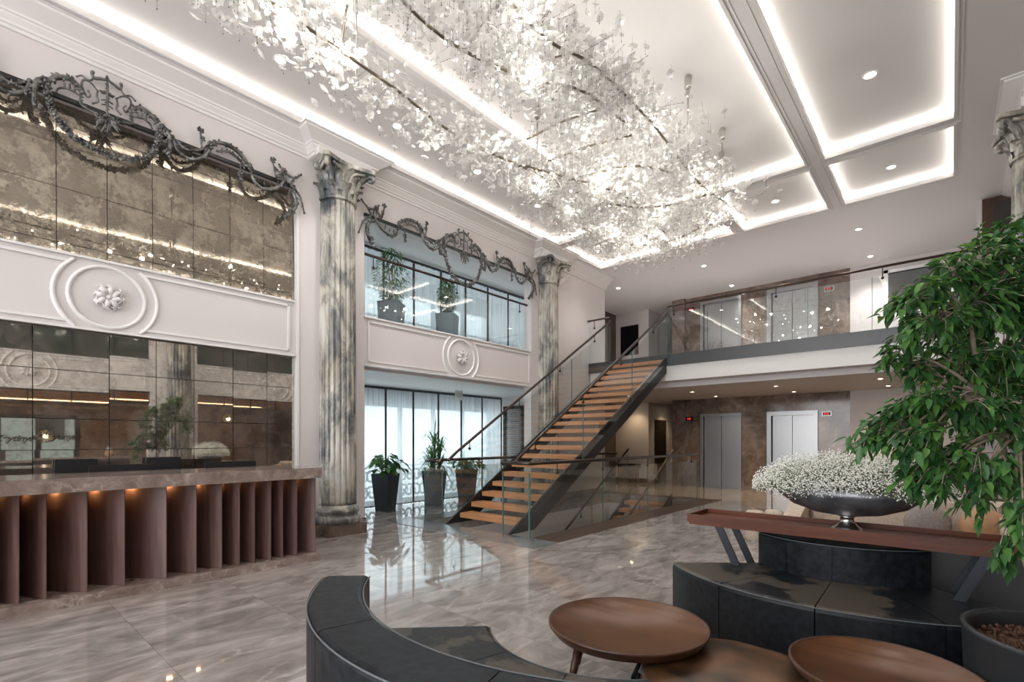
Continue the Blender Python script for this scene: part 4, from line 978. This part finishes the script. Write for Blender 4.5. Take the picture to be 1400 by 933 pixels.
CL = [(1345, 345, 2.55, .17), (1375, 320, 2.6, .14), (1300, 365, 2.5, .13), (1260, 392, 2.4, .09), (1235, 415, 2.35, .07), (1330, 410, 2.5, .18), (1385, 400, 2.5, .2), (1280, 440, 2.4, .14), (1235, 455, 2.3, .08), (1222, 485, 2.28, .05),
      (1300, 490, 2.45, .16), (1370, 480, 2.45, .18), (1250, 500, 2.35, .08), (1255, 545, 2.3, .1), (1225, 560, 2.3, .08), (1300, 560, 2.35, .14), (1360, 570, 2.35, .16), (1190, 590, 2.25, .07), (1215, 610, 2.2, .08), (1255, 610, 2.2, .1), (1175, 610, 2.2, .045),
      (1300, 630, 2.2, .12), (1350, 640, 2.2, .1), (1270, 660, 2.15, .07), (1395, 640, 2.4, .12), (1330, 690, 2.1, .05), (1400, 715, 2.0, .09), (1385, 760, 2.0, .06), (1245, 655, 2.15, .05),
      (1440, 420, 2.4, .2), (1450, 540, 2.3, .2), (1450, 640, 2.2, .17), (1430, 340, 2.5, .18), (1320, 450, 2.8, .15), (1370, 520, 2.8, .15)]
lf = MB(); SC_ = .9
mains = [wp(1345, 540, 2.45), wp(1325, 430, 2.5), wp(1310, 345, 2.55)]
br.tube(spline([F2] + mains, 5), [.015 - .0006 * i for i in range(16)], 7)
br.tube(spline([F1, wp(1370, 600, 2.45), wp(1375, 480, 2.6), wp(1400, 380, 2.7)], 5), [.014 - .0005 * i for i in range(16)], 7)
br.tube(spline([F1, wp(1440, 560, 2.4), wp(1470, 450, 2.6)], 5), .015, 6)
anchors = [F2, mains[0], mains[1], wp(1375, 480, 2.6), wp(1372, 600, 2.45), wp(1470, 450, 2.6)]
for (px, py, D, r) in CL:
    c = wp(px, py, D); an = min(anchors, key=lambda q: (q - c).length)
    mid = an.lerp(c, .55) + Vector((0, 0, .05)); sp = spline([an, mid, c], 5); br.tube(sp, [.009 - .0007 * i for i in range(len(sp))], 5)
    n_ = int(30 + 7200 * r * r)
    for i in range(n_ // 7 + 2):
        d = Vector((rr.gauss(0, 1), rr.gauss(0, 1), rr.gauss(0, .8))).normalized(); e = c + d * r * rr.uniform(.5, 1.15) + Vector((0, 0, -r * .25)); b0 = c.lerp(an, rr.uniform(0, .5))
        m2 = b0.lerp(e, .6) + Vector((0, 0, .03)); tw = spline([b0, m2, e], 4); br.tube(tw, .0022, 4, False)
        for j in range(8):
            p = tw[min(len(tw) - 1, 2 + j)] if 2 + j < len(tw) else e + Vector((rr.uniform(-.02, .02), rr.uniform(-.02, .02), rr.uniform(-.02, .02)))
            dd = (e - b0).normalized() + Vector((rr.uniform(-1, 1), rr.uniform(-1, 1), rr.uniform(-1.0, .3)))
            lf.cur = rr.choices((0, 1, 2), (4, 4, 2))[0]; L = rr.uniform(.042, .068)
            p = Vector(p) + Vector((rr.uniform(-.012, .012),) * 3)
            # broad pointed leaf
            d_ = dd.normalized(); s_ = d_.cross(Vector((rr.uniform(-.4, .4), rr.uniform(-.4, .4), 1))).normalized(); nn = s_.cross(d_)
            W = L * .27; g_ = Vector((0, 0, -1)) * L * .12
            a1, a2, a3 = p + d_ * L * .25, p + d_ * L * .6 + g_, p + d_ * L * 1.05 + g_ * 2.6
            lf.add([p, a1 + s_ * W * .85 + nn * W * .3, a2 + s_ * W * .8 + nn * W * .3, a3, a2 - s_ * W * .8 + nn * W * .3, a1 - s_ * W * .85 + nn * W * .3, a1, a2],
                   [(0, 1, 6), (1, 2, 7, 6), (2, 3, 7), (3, 4, 7), (4, 5, 6, 7), (5, 0, 6)], True)
br.build('branches', M['bark'], t); lf.build('foliage', LM, t)

# ------------------------------------------------------------------ furniture beyond the tray console
t = thing('beige_sofa', 'beige linen sofa beyond the tray console, under the ficus branches', 'sofa', (-.35, 6.4, 0))
MB().sweep([(1.35, .1), (1.55, .1), (1.56, .8), (1.5, .84), (1.42, .84), (1.36, .8)], (-.4, 5.05), math.radians(58), math.radians(122), 16).build('backrest', M['beige'], t)
MB().box(-1.15, .3, 5.75, 6.3, .08, .44).build('seat', M['beige'], t)
for xa, xb in ((-1.32, -1.16), (.32, .5)): MB().prism([(5.6, .05), (6.45, .05), (6.45, .78), (6.1, .72), (5.6, .55)], lambda u, v, w_: (w_, u, v), xa, xb).build('armrest', M['beige'], t)
t = thing('tan_cushion', 'tan leather cushion at the right end of the beige sofa', 'cushion', (.2, 6.1, .44))
MB().ball((.22, 6.15, .62), .17, 16, 10, (1, .45, .95)).build('cover', M['tan'], t)
t = thing('grey_cushion', 'grey woven cushion on the beige sofa beside the tan one', 'cushion', (-.1, 6.1, .44))
MB().ball((-.17, 6.18, .61), .18, 16, 10, (1, .45, .95)).build('cover', M['greycloth'], t)
for i, (x, y) in enumerate(((-2.07, 7.5), (-1.88, 7.74))):
    t = thing('round_stool', ('small round beige stool beyond the tray end, left of the pair', 'small round beige stool beyond the tray end, right of the pair')[i], 'stool', (x, y, 0))
    MB().lathe([(.11, 0), (.13, .04), (.13, .36), (.1, .41), (.001, .425)], (x, y, 0), 28, caps=False).build('seat', M['beige'], t)
t = thing('bar_table', 'dark legged table with red brown wooden top behind the ficus', 'table', (.1, 8.3, 0))
MB().box(-.35, .42, 8.1, 8.5, .76, .82).build('tabletop', M['traywood'], t)
for x in (-.3, .36):
    for y in (8.14, 8.44): MB().box(x - .02, x + .02, y - .02, y + .02, 0, .76).build('leg', M['blackplastic'], t)
t = thing('dark_armchair', 'black armchair behind the wooden table under the ficus', 'chair', (.05, 9.0, 0))
MB().box(-.25, .35, 8.75, 9.3, .2, .45).build('seat', M['blackplastic'], t); MB().prism([(9.25, .4), (9.35, .4), (9.42, 1.0), (9.34, 1.0)], lambda u, v, w_: (w_, u, v), -.25, .35).build('backrest', M['blackplastic'], t)
for x in (-.2, .3):
    for y in (8.8, 9.25): MB().box(x - .02, x + .02, y - .02, y + .02, 0, .2).build('leg', M['blackplastic'], t)
# pendant clusters in the side room, seen in the mirror
for i, (x, y) in enumerate(((3.0, 1.57), (2.6, 5.66))):
    t = thing('pendant_lamp', ('glowing beaded pendant reflected in front of the lettered door', 'glowing beaded pendant reflected at the right of the counter mirror')[i], 'pendant lamp', (x, y, 1.5))
    zp = (1.5, 2.02)[i]
    MB().tube([(x, y, zp + .1), (x, y, 2.6)], .004, 5).build('cord', M['blackplastic'], t); mb = MB()
    for k in range(60):
        d = Vector((rr.gauss(0, 1), rr.gauss(0, 1), rr.gauss(0, 1))).normalized() * .15; mb.ball(Vector((x, y, zp)) + d, .022, 5, 4)
    mb.build('beads', M['branch'], t); MB().ball((x, y, zp), .05, 10, 8).build('bulb', M['amber'], t)
# bar counter and terracotta pot reflected in the mirror
t = thing('side_counter', 'dark counter in the side room, reflected low in the mirror', 'counter', (1.6, 1.2, 0))
MB().box(1.3, 1.7, -.6, 3.0, .9, .95).build('worktop', M['countertop'], t); MB().box(1.35, 1.68, -.55, 2.95, 0, .9).build('body', M['blackplastic'], t)
t = thing('clay_vase', 'small clay vase with dried bloom reflected in front of the ficus', 'vase', (1.5, 2.6, .95))
MB().lathe([(.05, 0), (.09, .05), (.09, .1), (.05, .14), (.06, .16)], (1.5, 2.6, .951), 20).build('body', M['tan'], t); MB().ball((1.5, 2.6, 1.18), .07, 10, 8).build('dried_bloom', M['beige'], t)

# ------------------------------------------------------------------ chandelier
t = thing('crystal_chandelier', 'huge oval chandelier of clear glass blossoms on bronze branches with glowing bulbs', 'chandelier', (-3.3, 4, 4.7))
ZC = 4.72
rods = [[(-4.2, -.6), (-3.95, 1.0), (-3.9, 2.6), (-3.95, 3.6), (-3.85, 5.0), (-3.8, 6.0), (-4.0, 7.0)],
        [(-3.0, -.4), (-2.95, 1.3), (-3.08, 2.5), (-2.92, 3.3), (-2.62, 3.95), (-2.58, 4.7)],
        [(-2.3, -.3), (-2.35, 1.5), (-2.5, 3.1), (-2.4, 3.8), (-2.38, 4.9), (-2.4, 6.3), (-2.3, 7.2)],
        [(-4.2, 6.4), (-4.1, 7.3), (-3.6, 7.8), (-3.0, 7.7), (-2.5, 7.3)],
        [(-3.5, 5.9), (-3.2, 6.5), (-2.8, 6.9), (-2.5, 6.8)], [(-4.3, 5.2), (-4.2, 6.2), (-3.6, 6.9), (-3.1, 7.2)], [(-3.6, 5.1), (-3.0, 5.7), (-2.6, 6.0)], [(-3.85, 4.6), (-3.4, 6.2), (-3.3, 7.4)]]
rungs = [((-3.9, .8), (-3.0, 1.0)), ((-3.9, 2.2), (-3.45, 2.0)), ((-3.1, 2.9), (-2.55, 2.75)), ((-3.1, 3.3), (-2.5, 3.5)), ((-3.5, 4.2), (-2.65, 4.3)), ((-3.6, 4.7), (-2.6, 4.9)), ((-3.0, .2), (-2.35, .2)), ((-2.95, 1.5), (-2.35, 1.6))]
rr = random.Random(99); samples = []
for i, rd in enumerate(rods):
    pts = [(x, y, ZC + .06 * math.sin(y * 1.3 + i) + (.0 if i < 3 else rr.uniform(-.12, .12))) for x, y in rd]; sp = spline(pts, 8)
    MB().tube(sp, .014, 6).build('branch', M['branch'], t)
    for a, b in zip(sp, sp[1:]): samples.append((a, b, (b - a).length * (1. if i < 3 else 1.25)))
for a, b in rungs:
    p = [(a[0], a[1], ZC), ((a[0] + b[0]) / 2, (a[1] + b[1]) / 2, ZC + .03), (b[0], b[1], ZC)]; sp = spline(p, 5); MB().tube(sp, .011, 6).build('branch', M['branch'], t)
    for q, r_ in zip(sp, sp[1:]): samples.append((q, r_, (r_ - q).length * .55))
for (x, y) in ((-2.42, 6.0), (-2.46, 7.33), (-2.66, 7.9), (-4.2, 7.6), (-4.15, 5.2), (-4.15, 2.5), (-4.15, .4), (-2.4, 3.0), (-2.4, .4)):
    MB().tube([(x, y, 5.875), (x, y, ZC)], .011, 6).build('suspension_rod', M['chrome'], t)
    MB().lathe([(.035, -.16), (.042, -.14), (.042, -.02), (.03, 0)], (x, y, 5.88), 12).build('ceiling_cup', M['chrome'], t)
tot = sum(s_[2] for s_ in samples); cum = []; acc = 0
for s_ in samples: acc += s_[2]; cum.append(acc)
import bisect
def pick():
    i = bisect.bisect_left(cum, rr.uniform(0, tot)); a, b, _ = samples[min(i, len(samples) - 1)]; return a.lerp(b, rr.random())
def blossom(mb, p, r):
    n_ = 8; d = Vector((rr.gauss(0, .5), rr.gauss(0, .5), rr.choice((-1, 1)))).normalized(); u = d.orthogonal().normalized(); v = d.cross(u); vs = [p]
    for q, (rad, h) in enumerate(((.5, .12), (1., .42))):
        for j in range(n_):
            a = 2 * PI * j / n_ ; k = rad * (1 + (.12 if j % 2 else -.1) * q); vs.append(p + (u * math.cos(a) + v * math.sin(a)) * r * k + d * r * h)
    mb.add(vs, [(0, 1 + j, 1 + (j + 1) % n_) for j in range(n_)] + [(1 + j, 1 + n_ + j, 1 + n_ + (j + 1) % n_, 1 + (j + 1) % n_) for j in range(n_)], True)
def chunk(mb, wires, p, r, base=None):
    blossom(mb, p, r)
    wires.ball(p, .0045, 4, 3)
    if rr.random() < .5: wires.tube([p + Vector((0, 0, -.05)), p + Vector((0, 0, .07))], .0012, 3, False); wires.ball(p + Vector((0, 0, -.055)), .005, 4, 3)
big = MB(); wires = MB(); NBL = 11000; nearest = []
for i in range(NBL):
    c = pick()
    if c.y > 5 and rr.random() < .0: pass
    sg = .17 if c.y < 4.5 else .2
    p = c + Vector((rr.gauss(0, sg), rr.gauss(0, sg), rr.uniform(-.26, .2) + rr.gauss(0, .05)))
    if (p.x + 3.5) ** 2 / .12 + (p.y - 2.7) ** 2 / .6 < 1: continue
    if (p.x + 2.95) ** 2 / .03 + (p.y - 5.4) ** 2 / .04 < 1: continue
    r = rr.uniform(.02, .046); nearest.append(((p - Vector((0, 0, 1.4))).length, p, r))
nearest.sort(key=lambda q: q[0])
vis = [q for q in nearest if q[1].y > 1.2][:100]; vid = {id(q) for q in vis}
for q in vis:
    mb = MB(); ww = MB(); blossom(mb, q[1], q[2] * 1.1); mb.build('glass_blossom', M['crystal'], t); chunk(MB(), wires, q[1], q[2])
for q in nearest:
    if id(q) not in vid: chunk(big, wires, q[1], q[2])
big.build('massed_glass_blossoms', M['crystal'], t, kind='stuff')
# sprigs sticking out at the sides
for i in range(260):
    c = pick(); a = rr.uniform(-.5, .5) if c.x > -3 else rr.uniform(2.6, 3.6); L = rr.uniform(.2, .42); e = c + Vector((math.cos(a), math.sin(a), rr.uniform(-.2, .4))) * L
    wires.tube([c, e], .0016, 3, False)
    for u in (.6, .72, .84, .96): wires.ball(c.lerp(e, u), .005, 4, 3)
wires.build('wires_and_beads', M['bead'], t, kind='stuff')
for i in range(95):
    c = pick(); p = c + Vector((rr.gauss(0, .14), rr.gauss(0, .14), rr.uniform(-.16, .1)))
    MB().ball(p, .011, 6, 4).build('bulb', M['bulb'], t)
for k in range(26):
    c = pick(); c.y = .2 + (k + .5) * 7.2 / 26 if k % 2 else c.y
    l = bpy.data.lights.new('chandelier_glow', 'POINT'); l.energy = 5; l.color = (1, .96, .88); l.shadow_soft_size = .03
    o = bpy.data.objects.new('chandelier_glow', l); o.location = (c.x + 3.3, c.y - 4, ZC - 4.7 + rr.uniform(-.12, .1)); o.parent = t; COL.objects.link(o)
